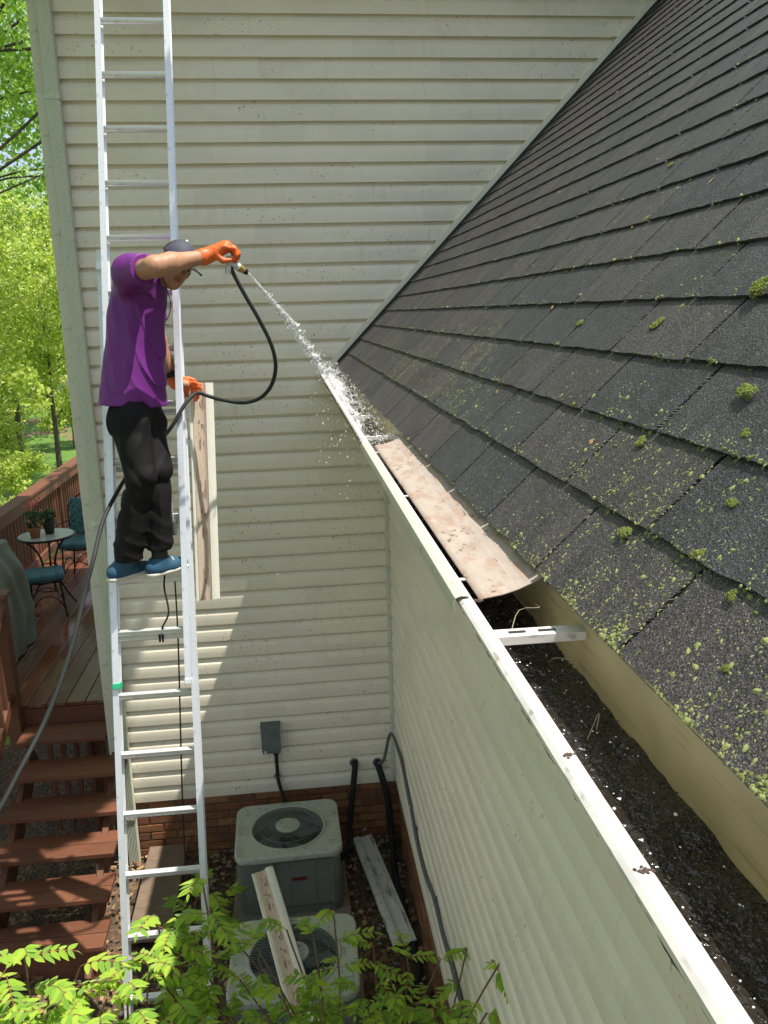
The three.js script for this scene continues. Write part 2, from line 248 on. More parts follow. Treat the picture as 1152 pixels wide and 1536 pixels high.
// a run of siding in two overlapping lengths
function sidingRun(i, L, at, ex, ez, mat, parent) {
  const cut = L * (0.22 + 0.56 * hash(i >> 1, L > 4 ? 5 : 2, 3)), j = rr(-0.0006, 0.0006);
  if (hash(i >> 1, 9, L > 4 ? 1 : 7) < 0.55) { mesh('siding_panel', sidingCourse(L, [at(0), ex, V(0, 1, 0), ez], j, 0.0007), mat, parent); return; }
  mesh('siding_panel', sidingCourse(cut + 0.025, [at(0), ex, V(0, 1, 0), ez], j + 0.0016, 0.0007), mat, parent);
  mesh('siding_panel', sidingCourse(L - cut, [at(cut), ex, V(0, 1, 0), ez], j, 0.0007), mat, parent);
}
const TH = Math.atan(1.032), CT = Math.cos(TH), ST = Math.sin(TH), EAVE = V(0.337, 3.738, 0), UPS = V(CT, ST, 0), NRM = V(-ST, CT, 0);
const roofP = (s, z, h = 0) => EAVE.clone().addScaledVector(UPS, s).addScaledVector(NRM, h).setZ(z);
const WBX = 0.70;                                          // the wing's wall plane
{
  const H = thing('main_house', 'two storey house wall of cream dutch lap siding behind the ladder', 'house');
  // structural core behind the cladding
  mesh('wall_core', [box2(-1.45, 3.4, -0.1, 6.34, -2.9, -0.034)], mTrim, H);
  for (let i = 0; i < 47; i++) {
    const y = SID0 + EXP * i, roofX = EAVE.x + (y - EAVE.y) / 1.032;
    const x1 = y < 3.6 ? 0.688 : Math.min(3.3, roofX + 0.25);
    sidingRun(i, x1 + 1.345, t => V(-1.345 + t, y, 0), V(0, 0, 1), V(1, 0, 0), mSiding, H);
  }
  mesh('corner_board', [rbox(0.135, 5.86, 0.03, 0.004, -1.407, 3.42, 0.010), rbox(0.028, 5.86, 0.13, 0.004, -1.4605, 3.42, -0.0705)], mTrim, H);
  mesh('inside_corner_post', [rbox(0.03, 3.2, 0.028, 0.003, 0.664, 2.1, 0.012), rbox(0.014, 3.2, 0.034, 0.003, 0.686, 2.1, 0.022)], mTrim, H);
  // rake channel where the wing's roof meets the wall
  mesh('roof_channel', bar(roofP(-0.02, 0.022, 0.036), roofP(4.3, 0.022, 0.036), 0.034, 0.046, V(0, 0, 1), 0.003), M({ color: lin(0.74, 0.70, 0.58), roughness: 0.5 }), H);
  mesh('step_flashing', bar(roofP(0.0, 0.05, 0.010), roofP(4.3, 0.05, 0.010), 0.02, 0.075, V(0, 0, 1)), mFlash, H);
  // brick foundation
  mesh('mortar', [box2(-1.44, 0.70, -0.1, 0.50, -0.02, -0.008)], mMortar, H);
  const bg = [0, 1, 2].map(() => { const g = new RoundedBoxGeometry(0.194, 0.0575, 0.05, 2, 0.004); const p = g.attributes.position; for (let i = 0; i < p.count; i++) p.setXYZ(i, p.getX(i) + rr(-0.0008, 0.0008), p.getY(i) + rr(-0.0008, 0.0008), p.getZ(i)); return boxUV(g, rr(0, 1), rr(0, 1)); });
  const bh = boxUV(new RoundedBoxGeometry(0.094, 0.0575, 0.05, 2, 0.004));
  for (let r = 0; r < 8; r++) {
    const y = 0.465 - r * 0.0675; let x = -1.435;
    while (x < 0.68) {
      const half = x === -1.435 && r % 2, w = half ? 0.094 : 0.194;
      const b = mesh('brick', half ? bh : pick(bg), pick(mBrick), H); b.position.set(x + w / 2, y, -0.019 + rr(-0.002, 0.003)); b.rotation.z = rr(-0.004, 0.004); x += w + 0.0105;
    }
  }
  // downspout
  const ribs = []; const W2 = 0.039, D2 = 0.032; for (let k = 0; k <= 6; k++) { const x = -W2 + 0.006 + k * (2 * W2 - 0.012) / 6; ribs.push([x - 0.003, D2 - 0.003], [x, D2], [x + 0.003, D2 - 0.003]); }
  const loop = [[-W2, -D2], [-W2, D2 - 0.003], ...ribs, [W2, D2 - 0.003], [W2, D2 - 0.006], [W2 - 0.002, 0.012], [W2, 0.004], [W2 - 0.002, -0.006], [W2, -0.014], [W2, -D2]].map(([a, b]) => [a, b]);
  const ds = mesh('downspout', [sweep(loop, 0.62 + 4.6, [V(-1.360, 0.0, 0.066), V(1, 0, 0), V(0, 0, 1), V(0, 1, 0)], 4), sweep(loop.map(([a, b]) => [a * 1.05, b * 1.06]), 1.0, [V(-1.360, 5.2, 0.066), V(1, 0, 0), V(0, 0, 1), V(0, 1, 0)], 2)], mSpout, H);
  for (const y of [5.46, 2.72, 0.42]) mesh('downspout_strap', [rbox(0.092, 0.032, 0.004, 0.001, -1.360, y, 0.1015), rbox(0.004, 0.03, 0.075, 0.001, -1.3168, y, 0.064), rbox(0.004, 0.03, 0.075, 0.001, -1.4032, y, 0.064), new THREE.SphereGeometry(0.005, 8, 6).translate(-1.345, y, 0.104), new THREE.SphereGeometry(0.005, 8, 6).translate(-1.375, y, 0.104)], mSpout, ds);
  // eave above the frame: soffit, fascia, gutter, roof slopes (they shade the upper wall and the deck)
  mesh('soffit', [box2(-1.75, 3.6, 6.30, 6.32, 0.03, 0.40)], mTrim, H);
  mesh('fascia', [box2(-1.75, 3.6, 6.30, 6.48, 0.402, 0.425)], mTrim, H);
  mesh('eave_gutter', ribbon([[0.427, 6.47], [0.427, 6.36], [0.50, 6.36], [0.525, 6.40], [0.53, 6.44], [0.555, 6.46], [0.555, 6.475]], 0.002, 5.35, [V(-1.75, 0, 0), V(0, 0, 1), V(0, 1, 0), V(1, 0, 0)]), mTrim, H);
  const rz = -1.45, ry = 7.5; const slab = (z0, y0, z1, y1) => sweep([[z0, y0], [z1, y1], [z1, y1 + 0.05], [z0, y0 + 0.05]], 5.35, [V(-1.75, 0, 0), V(0, 0, 1), V(0, 1, 0), V(1, 0, 0)]);
  mesh('roof_slope', [slab(0.44, 6.485, rz, ry), slab(-3.35, 6.485, rz, ry)], mShingle[2], H);
  mesh('gable_wall', sweep([[-2.95, 6.345], [-0.02, 6.345], [rz, 7.42]], 0.06, [V(-1.45, 0, 0), V(0, 0, 1), V(0, 1, 0), V(1, 0, 0)]), mTrim, H);
}

// ------------------------------------------------------------------ the wing: wall, roof, gutter
const ROOF_Z0 = 0.075, ROOF_Z1 = 7.2, LIPX = 0.218, LIPY = 3.715;
{
  const B = thing('wing_house', 'low wing of the house with mossy dark shingle roof and open gutter', 'house');
  mesh('wall_core', [box2(WBX + 0.045, 3.3, -0.1, 3.62, 0.0, 7.2)], mTrim, B);
  for (let i = 0; i < 25; i++) {
    const y = SID0 + EXP * i;
    sidingRun(i, 7.15, t => V(WBX, y, 0.03 + t), V(-1, 0, 0), V(0, 0, 1), mSiding, B);
  }
  mesh('mortar', [box2(WBX + 0.012, WBX + 0.03, -0.1, 0.50, 0.0, 7.1)], mMortar, B);
  const bg = boxUV(new RoundedBoxGeometry(0.05, 0.0575, 0.194, 2, 0.004));
  for (let r = 0; r < 8; r++) for (let k = 0; k < 18; k++) { const b = mesh('brick', bg, pick(mBrick), B); b.position.set(WBX + 0.024 + rr(-0.002, 0.002), 0.465 - r * 0.0675, 0.11 + k * 0.2045 + (r % 2) * 0.1); }
  mesh('starter_strip', [box2(WBX - 0.006, WBX + 0.02, 0.47, 0.4985, 0.03, 7.1)], mTrim, B);
  mesh('soffit', [box2(0.392, WBX + 0.02, 3.585, 3.60, 0.03, 7.2)], mTrim, B);
  mesh('fascia', [box2(0.366, 0.390, 3.575, 3.712, 0.03, 7.2)], mTrim, B);
  // roof deck (solid under the shingles) and far slope
  mesh('roof_deck', sweep([[0.352, 3.722], [EAVE.x + 4.4 * CT - 0.006 * 0, EAVE.y + 4.4 * ST - 0.012], [EAVE.x + 4.4 * CT + 3, EAVE.y + 4.4 * ST - 3], [EAVE.x + 4.4 * CT + 2.9, 3.66], [0.40, 3.66]].map(([a, b]) => [a, b - 0.004]), 7.2, [V(0, 0, 0.02), V(1, 0, 0), V(0, 1, 0), V(0, 0, 1)]), mFlash, B);
  mesh('starter_course', sweep([[0.004, -0.0015], [0.004, 0.0018], [0.14, 0.0004], [0.14, -0.0015]], ROOF_Z1 - ROOF_Z0, [EAVE.clone().setZ(ROOF_Z0), UPS, NRM, V(0, 0, 1)]), mShingle[2], B);
  // shingle tabs
  const e = 0.127, tw = 0.305;
  const tabGeo = v => {
    const n = 10, w = 0.2965, pos = [], uv = []; const bj = []; for (let i = 0; i <= n; i++) bj.push(rr(-0.0016, 0.0016) + 0.0010 * Math.sin(i * 0.9 + v * 2)); const hj = Array.from({ length: n + 1 }, () => rr(-0.0009, 0.0010));
    const top = 0.150, X = i => -w / 2 + w * i / n, T = (i, s) => 0.0098 + hj[i] * (1 - s / top) - 0.0078 * s / top;
    const ox = rr(0, 5), oy = rr(0, 5);
    const P = (x, s, h) => { pos.push(x, s, h); uv.push(x + ox, s + oy + (h - 0.01) * 1.0); };
    const quad = (a, b, c, d) => { P(...a); P(...b); P(...c); P(...a); P(...c); P(...d); };
    for (let i = 0; i < n; i++) {
      const x0 = X(i), x1 = X(i + 1), a = bj[i], b = bj[i + 1];
      for (const [s0, s1] of [[0, 0.05], [0.05, top]]) quad([x0, s0 ? s0 : a, T(i, s0)], [x1, s0 ? s0 : b, T(i + 1, s0)], [x1, s1, T(i + 1, s1)], [x0, s1, T(i, s1)]);
      quad([x0, a + 0.002, 0.0025], [x1, b + 0.002, 0.0025], [x1, b, T(i + 1, 0)], [x0, a, T(i, 0)]);
    }
    quad([X(0), top, 0], [X(0), bj[0] + 0.002, 0.0025], [X(0), bj[0], T(0, 0)], [X(0), top, T(0, top)]);
    quad([X(n), bj[n] + 0.002, 0.0025], [X(n), top, 0], [X(n), top, T(n, top)], [X(n), bj[n], T(n, 0)]);
    const g = new THREE.BufferGeometry(); g.setAttribute('position', new THREE.Float32BufferAttribute(pos, 3)); g.setAttribute('uv', new THREE.Float32BufferAttribute(uv, 2)); return toCreasedNormals(g, 0.7);
  };
  const variants = Array.from({ length: 9 }, (_, i) => tabGeo(i));
  const basis = new THREE.Matrix4().makeBasis(V(0, 0, 1), UPS, NRM), qRoof = new THREE.Quaternion().setFromRotationMatrix(basis);
  const tabs = [];
  for (let k = 0; k < 34; k++) {
    const off = ((k * 0.1525 + 0.06 * hash(k, 3)) % tw);
    for (let z = ROOF_Z0 - off; z < ROOF_Z1; z += tw) {
      let z0 = z, z1 = z + 0.300; if (z0 < ROOF_Z0) z0 = ROOF_Z0; if (z1 > ROOF_Z1) z1 = ROOF_Z1; if (z1 - z0 < 0.03) continue;
      tabs.push({ k, z0, z1, tone: Math.floor(hash(k, Math.round(z0 * 10), 8) * 5), form: Math.floor(hash(k, Math.round(z0 * 13), 5) * 9), slip: (hash(k, Math.round(z0 * 17), 2) - 0.5) * 0.003, order: z1 < 5.9 - 1.25 * k * e ? z1 : -1 });
    }
  }
  tabs.sort((a, b) => b.order - a.order);          // decides only which 300 are meshes of their own
  const rest = mShingle.map(() => []);
  tabs.forEach((t, i) => {
    const w = (t.z1 - t.z0) / 0.300, v = t.form, m = t.tone;
    const pos = roofP(t.k * e + t.slip, (t.z0 + t.z1) / 2, 0.0005);
    if (i < 300) { const o = mesh('shingle', variants[v], mShingle[m], B); o.position.copy(pos); o.quaternion.copy(qRoof); o.scale.set(w, 1, 1); }
    else rest[m].push(variants[v].clone().applyMatrix4(new THREE.Matrix4().compose(pos, qRoof, V(w, 1, 1))));
  });
  rest.forEach((r, m) => { if (r.length) stuff(mesh('distant_shingles', mergeGeometries(r), mShingle[m], B)); });
  // gutter
  const outer = [[0.353, 3.732], [0.353, 3.612], [0.280, 3.612], [0.268, 3.628], [0.266, 3.650], [0.252, 3.672], [0.232, 3.690], [0.226, 3.704], [LIPX, 3.7075], [LIPX, LIPY - 0.003], [LIPX + 0.003, LIPY], [LIPX + 0.0145, LIPY + 0.0010], [LIPX + 0.016, LIPY - 0.001], [LIPX + 0.016, LIPY - 0.010]];
  const G = mesh('gutter', smoothBy(ribbon(outer.slice(2), -0.0016, 6.9, [V(0, 0, 0.035), V(1, 0, 0), V(0, 1, 0), V(0, 0, 1)], 14), 30), mGutWhite, B);
  mesh('gutter_back', [box2(0.3525, 0.3545, 3.612, 3.737, 0.035, 6.93)], mGutBack, G);
  mesh('end_cap', sweep([[0.353, 3.73], [0.353, 3.612], [0.28, 3.612], [0.268, 3.628], [0.252, 3.672], [0.226, 3.704], [LIPX, LIPY]], 0.002, [V(0, 0, 0.033), V(1, 0, 0), V(0, 1, 0), V(0, 0, 1)]), mGutWhite, G);
  mesh('gutter_floor', [box2(0.256, 0.3525, 3.6145, 3.622, 0.036, 3.55)], mGutBack, G);
  const sl = new THREE.PlaneGeometry(0.10, 3.6, 24, 420).rotateX(-Math.PI / 2); { const p = sl.attributes.position; for (let i = 0; i < p.count; i++) { const x = p.getX(i) + 0.302, z = p.getZ(i) + 5.12; p.setXYZ(i, x, 3.634 + 0.010 * fbm(x * 40, z * 40, 3, 3) + 0.004 * fbm(x * 12, z * 3, 9, 2), z); sl.attributes.uv.setXY(i, x, z); } sl.computeVertexNormals(); }
  mesh('wet_silt', sl, mSludge, G);
  for (const z of [0.45, 1.0, 1.55, 2.12, 2.7, 3.28, 5.055, 5.75]) {
    const a = V(0.240, 3.7045, z), b = V(0.352, 3.7045, z);
    const hg = ribbon([[0, -0.011], [0, 0], [0.026, 0], [0.026, -0.011]], 0.0018, 0.118, [V(0.2345, 3.706, z - 0.013), V(0, 0, 1), V(0, 1, 0), V(1, 0, 0)]);
    mesh('gutter_hanger', hg, mGutWhite, G);
    mesh('slot', [rbox(0.022, 0.0012, 0.006, 0.0005, 0.268, 3.7068, z), rbox(0.022, 0.0012, 0.006, 0.0005, 0.306, 3.7068, z)], mFlash, G);
  }
}
// installed cover on the far stretch of gutter
const zCovA = 3.50, zCovB = 4.93;
{
  const T = thing('gutter_cover', 'dusty curved gutter cover still fitted along the roof edge', 'gutter cover', 'gutter covers');
  const fr = [V(0, 0, zCovA), V(1, 0, 0), V(0, 1, 0), V(0, 0, 1)], L = zCovB - zCovA;
  mesh('top_panel', smoothBy(ribbon([[0.2510, 3.7045], [0.2520, 3.7072], [0.2550, 3.7085], [0.264, 3.7095], [0.282, 3.7122], [0.304, 3.7185], [0.326, 3.7275], [0.3430, 3.7370]].reverse(), 0.0012, L, fr, 12), 50), mDust, T);
  mesh('front_clip', smoothBy(ribbon([[0.2100, 3.6985], [0.2085, 3.7115], [0.2110, 3.7180], [0.2180, 3.7205], [0.2270, 3.7200], [0.2295, 3.7172], [0.2295, 3.708]].reverse(), 0.0012, L + 0.02, fr, 12), 30), M({ map: trimTex, color: lin(0.82, 0.80, 0.80), roughness: 0.5 }), T);
  for (let z = zCovA + 0.1; z < zCovB; z += 0.61) mesh('spacer_tab', [box2(0.2297, 0.2512, 3.7035, 3.7050, z, z + 0.010)], mGutWhite, T);
}

// ------------------------------------------------------------------ extension ladder
const FLY0 = V(-0.743, 5.702, 0.7148), FLYD = V(-0.013, -0.96, 0.28).normalize().multiplyScalar(0.3048);
const BASE10 = V(-0.782, 2.737, 1.534), BASED = V(0.006, -0.9445, 0.3284).normalize().multiplyScalar(0.3048);
const flyAt = k => FLY0.clone().addScaledVector(FLYD, k), baseAt = k => BASE10.clone().addScaledVector(BASED, k - 10);
function baseZ(y) { return BASE10.z + (y - BASE10.y) * BASED.z / BASED.y; }
function flyZ(y) { return FLY0.z + (y - FLY0.y) * FLYD.z / FLYD.y; }
{
  const T = thing('extension_ladder', 'tall aluminium extension ladder leaning up the cream siding wall', 'ladder');
  const rail = (a, b, side) => {           // I-section rail, open side inwards
    const d = b.clone().sub(a), L = d.length(); d.normalize(); const ex = V(1, 0, 0).addScaledVector(d, -d.x).normalize(), ey = new THREE.Vector3().crossVectors(d, ex).normalize();
    if (ey.z < 0) ey.negate(); const w = 0.016, h = 0.036, t = 0.0035; const s = side;
    const pts = [[-w, -h], [w, -h], [w, -h + t], [t / 2, -h + t + 0.003], [t / 2, h - t - 0.003], [w, h - t], [w, h], [-w, h], [-w, h - t], [-t / 2, h - t - 0.003], [-t / 2, -h + t + 0.003], [-w, -h + t]];
    return smoothBy(sweep(pts, L, [a, ex, ey, d], 6, true), 20);
  };
  const rung = (c, w) => {                  // D-shaped rung with ribbed flat tread
    const pts = []; const r = 0.019; pts.push([-r, 0.010], [-r * 0.6, 0.0115], [-r * 0.5, 0.0103], [-r * 0.15, 0.0103], [0, 0.0115], [r * 0.2, 0.0103], [r * 0.55, 0.0103], [r * 0.65, 0.0115], [r, 0.010]);
    for (let i = 1; i < 8; i++) { const a = i / 8 * Math.PI; pts.push([r * Math.cos(a) * 1.02, 0.008 - 0.031 * Math.sin(a)]); }
    return smoothBy(sweep(pts, w, [c.clone().add(V(-w / 2, 0, 0)), V(0, 0, 1), V(0, 1, 0), V(1, 0, 0)], 1), 35);
  };
  const hw = 0.185, hb = 0.203;
  for (const s of [-1, 1]) {
    mesh('fly_rail', rail(flyAt(-3.3).add(V(s * hw, 0, 0)), flyAt(11.9).add(V(s * hw, 0, 0)), s), mAlu, T);
    mesh('base_rail', rail(baseAt(4.0).add(V(s * hb, 0, 0.0)), baseAt(19.0).add(V(s * hb, 0, 0)), s), mAluWorn, T);
    mesh('rail_guide', rbox(0.036, 0.05, 0.10, 0.004, 0, 0, 0).rotateX(-0.3).translate(...baseAt(4.3).add(V(s * hb, 0, 0.02)).toArray()), mAlu, T);
    mesh('rail_end_cap', rbox(0.038, 0.03, 0.08, 0.004, 0, 0, 0).rotateX(-0.3).translate(...flyAt(11.9).add(V(s * hw, 0, 0)).toArray()), s < 0 ? mGreenTag : mAlu, T);
    // rung lock
    const c = flyAt(9).add(V(s * 0.125, 0, 0.0)); const lk = mesh('rung_lock', [rbox(0.022, 0.13, 0.012, 0.003, c.x, c.y + 0.035, c.z + 0.03), rbox(0.03, 0.02, 0.05, 0.003, c.x, c.y + 0.095, c.z + 0.01), rbox(0.018, 0.085, 0.02, 0.004, c.x + 0.012, c.y - 0.06, c.z + 0.005), rod(V(c.x - s * -0.05, c.y + 0.01, c.z + 0.02), V(c.x, c.y + 0.01, c.z + 0.02), 0.006)], s > 0 ? mAlu : mAluWorn, T);
    mesh('lock_finger', rbox(0.016, 0.05, 0.016, 0.003, c.x + s * 0.005, c.y - 0.085, c.z - 0.004), mDarkMetal, lk);
    mesh('foot', rbox(0.05, 0.05, 0.10, 0.006, 0, 0, 0).translate(...baseAt(18.95).add(V(s * hb, -0.02, 0)).toArray()), mDarkMetal, T);
  }
  for (let k = -3; k <= 11; k++) {
    mesh('rung', rung(flyAt(k), 2 * hw), mAlu, T);
  }
  for (let k = 5; k <= 18; k++) mesh('base_rung', rung(baseAt(k).add(V(0, 0, 0)), 2 * hb), mAlu, T);
  for (let k = -3; k <= 11; k++) for (const s of [-1, 1]) if (k < 5) mesh('rivet', new THREE.CylinderGeometry(0.007, 0.007, 0.012, 8).rotateZ(Math.PI / 2).translate(...flyAt(k).add(V(s * (hw - 0.008), -0.022, 0.014)).toArray()), mAluWorn, T);
  // halyard: the straight fall and the end tied round a rung
  const r11 = baseAt(11);
  mesh('rope', [tube([flyAt(10).add(V(0.085, 0.02, 0.035)), flyAt(10).add(V(0.075, -0.06, 0.05)), r11.clone().add(V(0.09, 0.13, 0.03)), r11.clone().add(V(0.055, 0.06, 0.035)), r11.clone().add(V(0.045, 0.02, 0.03))], 0.005, 24, 6),
    ...[-0.012, 0.004].map(dx => new THREE.TorusGeometry(0.027, 0.006, 6, 18).rotateY(Math.PI / 2 + 0.15).translate(r11.x + 0.04 + dx, r11.y - 0.006, r11.z)),
    tube([flyAt(10).add(V(0.12, 0.0, -0.05)), baseAt(11).add(V(0.115, 0, -0.07)), baseAt(14).add(V(0.10, 0, -0.075)), baseAt(15.8).add(V(0.10, 0, -0.08))], 0.0042, 30, 6)], mRope, T);
}

// ------------------------------------------------------------------ loose gutter covers
const coverProfile = [[-0.072, 0.0], [-0.0715, 0.008], [-0.062, 0.0095], [-0.058, 0.002], [-0.0535, 0.0015], [-0.050, 0.0095], [-0.03, 0.0065], [-0.012, 0.0045], [0.006, 0.0060], [0.016, 0.0105], [0.021, 0.0165], [0.030, 0.0185], [0.052, 0.0175], [0.068, 0.0125], [0.0725, 0.004], [0.0725, -0.006]];
function coverParts(T, L, dirty) {
  const fr = [V(0, 0, 0), V(1, 0, 0), V(0, 0, 1), V(0, 1, 0)], part = (a, b) => smoothBy(ribbon(coverProfile.slice(a, b + 1), 0.0013, L, fr, 10), 40);
  mesh('rear_flange', part(0, 5), mCoverWhite, T);
  mesh('panel', part(5, 10), dirty, T);
  mesh('nose', part(10, 15), mCoverWhite, T);
}
{
  const T = thing('gutter_cover', 'dirty gutter cover hanging upright from the gloved hand beside the ladder', 'gutter cover', 'gutter covers');
  const a = atZ(309, 574, 1.17), b = atZ(312, 899, 1.30); coverParts(T, a.distanceTo(b), mDirtStrip);
  const d = a.clone().sub(b).normalize(), ex = V(1, 0, -0.5).addScaledVector(d, -d.x).normalize(), ez = new THREE.Vector3().crossVectors(ex, d);
  T.position.copy(b); T.quaternion.setFromRotationMatrix(new THREE.Matrix4().makeBasis(ex, d, ez));
  const T2 = thing('gutter_cover', 'dirty gutter cover lying across the tops of both air conditioners', 'gutter cover', 'gutter covers');
  coverParts(T2, 1.75, mDirtStrip);
  const p0 = atY(461, 1545, 0.615), p1 = atY(394, 1307, 0.60), d2 = p1.clone().sub(p0).normalize(), n2 = V(-0.15, 1, 0).addScaledVector(d2, V(-0.15, 1, 0).negate().dot(d2)).normalize();
  const e2 = new THREE.Vector3().crossVectors(d2, n2);
  T2.position.copy(p1).addScaledVector(d2, -1.75); T2.quaternion.setFromRotationMatrix(new THREE.Matrix4().makeBasis(e2, d2, n2));
  const T3 = thing('gutter_cover', 'grey stained gutter cover lying on the leafy ground by the wing wall', 'gutter cover', 'gutter covers');
  const q0 = atY(608, 1416, 0.06), q1 = atY(543, 1256, 0.06), d3 = q1.clone().sub(q0).normalize(), n3 = V(-0.1, 1, 0.02).normalize(); const e3 = new THREE.Vector3().crossVectors(d3, n3).normalize();
  const L3 = q0.distanceTo(q1), fr = [V(0, 0, 0), V(1, 0, 0), V(0, 0, 1), V(0, 1, 0)];
  mesh('panel', smoothBy(ribbon(coverProfile.map(([x, y]) => [-x * 1.12, y]).reverse().slice(0, 11), 0.0013, L3, fr, 10), 40), mCoverGrey, T3);
  mesh('rear_flange', smoothBy(ribbon(coverProfile.map(([x, y]) => [-x * 1.12, y]).reverse().slice(10), 0.0013, L3, fr, 10), 40), mCoverGrey, T3);
  T3.position.copy(q0); T3.quaternion.setFromRotationMatrix(new THREE.Matrix4().makeBasis(e3, d3, new THREE.Vector3().crossVectors(e3, d3)));
}

// ------------------------------------------------------------------ air conditioners
function roundRect(w, d, r) { const s = new THREE.Shape(); s.moveTo(-w / 2 + r, -d / 2); s.lineTo(w / 2 - r, -d / 2); s.quadraticCurveTo(w / 2, -d / 2, w / 2, -d / 2 + r); s.lineTo(w / 2, d / 2 - r); s.quadraticCurveTo(w / 2, d / 2, w / 2 - r, d / 2); s.lineTo(-w / 2 + r, d / 2); s.quadraticCurveTo(-w / 2, d / 2, -w / 2, d / 2 - r); s.lineTo(-w / 2, -d / 2 + r); s.quadraticCurveTo(-w / 2, -d / 2, -w / 2 + r, -d / 2); return s; }
function airConditioner(label, x, z, h, W, D, turn) {
  const T = thing('air_conditioner', label, 'air conditioner', 'air conditioners in the corner bed', [x, 0, z], turn);
  const r = 0.265;
  mesh('pad', rbox(W + 0.1, 0.08, D + 0.1, 0.012, 0, 0.03, 0), mMortar, T);
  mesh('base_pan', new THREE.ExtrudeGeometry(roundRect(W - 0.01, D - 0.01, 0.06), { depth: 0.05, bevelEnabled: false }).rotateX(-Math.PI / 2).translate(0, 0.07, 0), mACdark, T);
  // top cover with a round opening
  const s = roundRect(W, D, 0.085); const hole = new THREE.Path(); hole.absarc(0, 0, r, 0, Math.PI * 2, true); s.holes.push(hole);
  mesh('top_cover', new THREE.ExtrudeGeometry(s, { depth: 0.022, bevelEnabled: true, bevelThickness: 0.014, bevelSize: 0.014, bevelSegments: 3, curveSegments: 40 }).rotateX(-Math.PI / 2).translate(0, h - 0.036, 0), mAC, T);
  mesh('opening_rim', [new THREE.TorusGeometry(r - 0.004, 0.011, 8, 56).rotateX(Math.PI / 2).scale(1, 0.7, 1).translate(0, h + 0.001, 0), new THREE.CylinderGeometry(r, r, 0.10, 48, 1, true).translate(0, h - 0.06, 0)], mAC, T);
  const wires = []; for (let i = 0; i < 72; i++) { const a = i / 72 * Math.PI * 2; wires.push(tube([V(Math.cos(a) * 0.085, h + 0.016, Math.sin(a) * 0.085), V(Math.cos(a + 0.05) * 0.17, h + 0.015, Math.sin(a + 0.05) * 0.17), V(Math.cos(a + 0.12) * 0.262, h + 0.002, Math.sin(a + 0.12) * 0.262)], 0.0024, 4, 4)); }
  for (const q of [0.13, 0.2]) wires.push(new THREE.TorusGeometry(q, 0.0026, 5, 40).rotateX(Math.PI / 2).translate(0, h + 0.012, 0));
  mesh('fan_guard', wires, mGuard, T);
  mesh('motor_plate', [new THREE.CylinderGeometry(0.083, 0.088, 0.012, 32).translate(0, h + 0.017, 0), new THREE.TorusGeometry(0.06, 0.006, 6, 28).rotateX(Math.PI / 2).translate(0, h + 0.022, 0), ...[0, 1, 2, 3].map(i => new THREE.CylinderGeometry(0.009, 0.009, 0.012, 10).translate(Math.cos(i * 1.57 + 0.6) * 0.055, h + 0.027, Math.sin(i * 1.57 + 0.6) * 0.055)), rbox(0.04, 0.006, 0.012, 0.002, 0.01, h + 0.026, 0)], mAC, T);
  for (let i = 0; i < 4; i++) { const g = new THREE.BoxGeometry(0.17, 0.004, 0.12, 6, 1, 3); const p = g.attributes.position; for (let k = 0; k < p.count; k++) p.setY(k, p.getY(k) + p.getZ(k) * 0.35); mesh('fan_blade', g.translate(0.15, 0, 0).rotateY(i * Math.PI / 2 + 0.4).translate(0, h - 0.09, 0), mGuard, T); }
  // cabinet: corner posts, louvred panels
  mesh('coil', [box2(-W / 2 + 0.035, W / 2 - 0.035, 0.10, h - 0.13, -D / 2 + 0.035, D / 2 - 0.035)], mInside, T);
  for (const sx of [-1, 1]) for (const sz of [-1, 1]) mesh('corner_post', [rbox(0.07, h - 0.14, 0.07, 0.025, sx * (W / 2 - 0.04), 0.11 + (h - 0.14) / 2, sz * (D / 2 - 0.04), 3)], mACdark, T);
  const louv = (n, w, off, side) => { const out = []; for (let i = 0; i < n; i++) { const y = 0.135 + i * (h - 0.20) / n; const g = new THREE.BoxGeometry(w, 0.0025, 0.014).rotateX(0.75); out.push(side ? g.translate(0, y, 0) : g.translate(0, y, 0)); } return out; };
  const nL = 22;
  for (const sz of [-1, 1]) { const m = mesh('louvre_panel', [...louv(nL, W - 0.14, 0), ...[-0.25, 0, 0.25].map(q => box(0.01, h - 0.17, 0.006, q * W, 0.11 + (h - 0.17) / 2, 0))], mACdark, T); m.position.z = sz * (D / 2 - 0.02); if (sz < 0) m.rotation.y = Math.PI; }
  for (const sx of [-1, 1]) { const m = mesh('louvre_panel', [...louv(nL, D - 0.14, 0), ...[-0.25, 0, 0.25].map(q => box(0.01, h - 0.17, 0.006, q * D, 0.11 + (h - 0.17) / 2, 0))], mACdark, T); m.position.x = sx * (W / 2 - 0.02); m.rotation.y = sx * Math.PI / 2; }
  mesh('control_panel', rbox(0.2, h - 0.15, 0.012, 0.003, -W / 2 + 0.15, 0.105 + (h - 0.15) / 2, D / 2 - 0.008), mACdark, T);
  mesh('name_badge', rbox(0.10, 0.024, 0.004, 0.001, 0.06, h - 0.20, D / 2 - 0.007), M({ color: lin(0.16, 0.02, 0.015), roughness: 0.5 }), T);
  return T;
}
airConditioner('square grey air conditioner standing against the brick foundation', -0.165, 0.585, 0.545, 0.71, 0.63, 0.015);
airConditioner('square grey air conditioner half hidden by shrub leaves and a fallen cover', -0.135, 1.84, 0.545, 0.70, 0.62, -0.03);

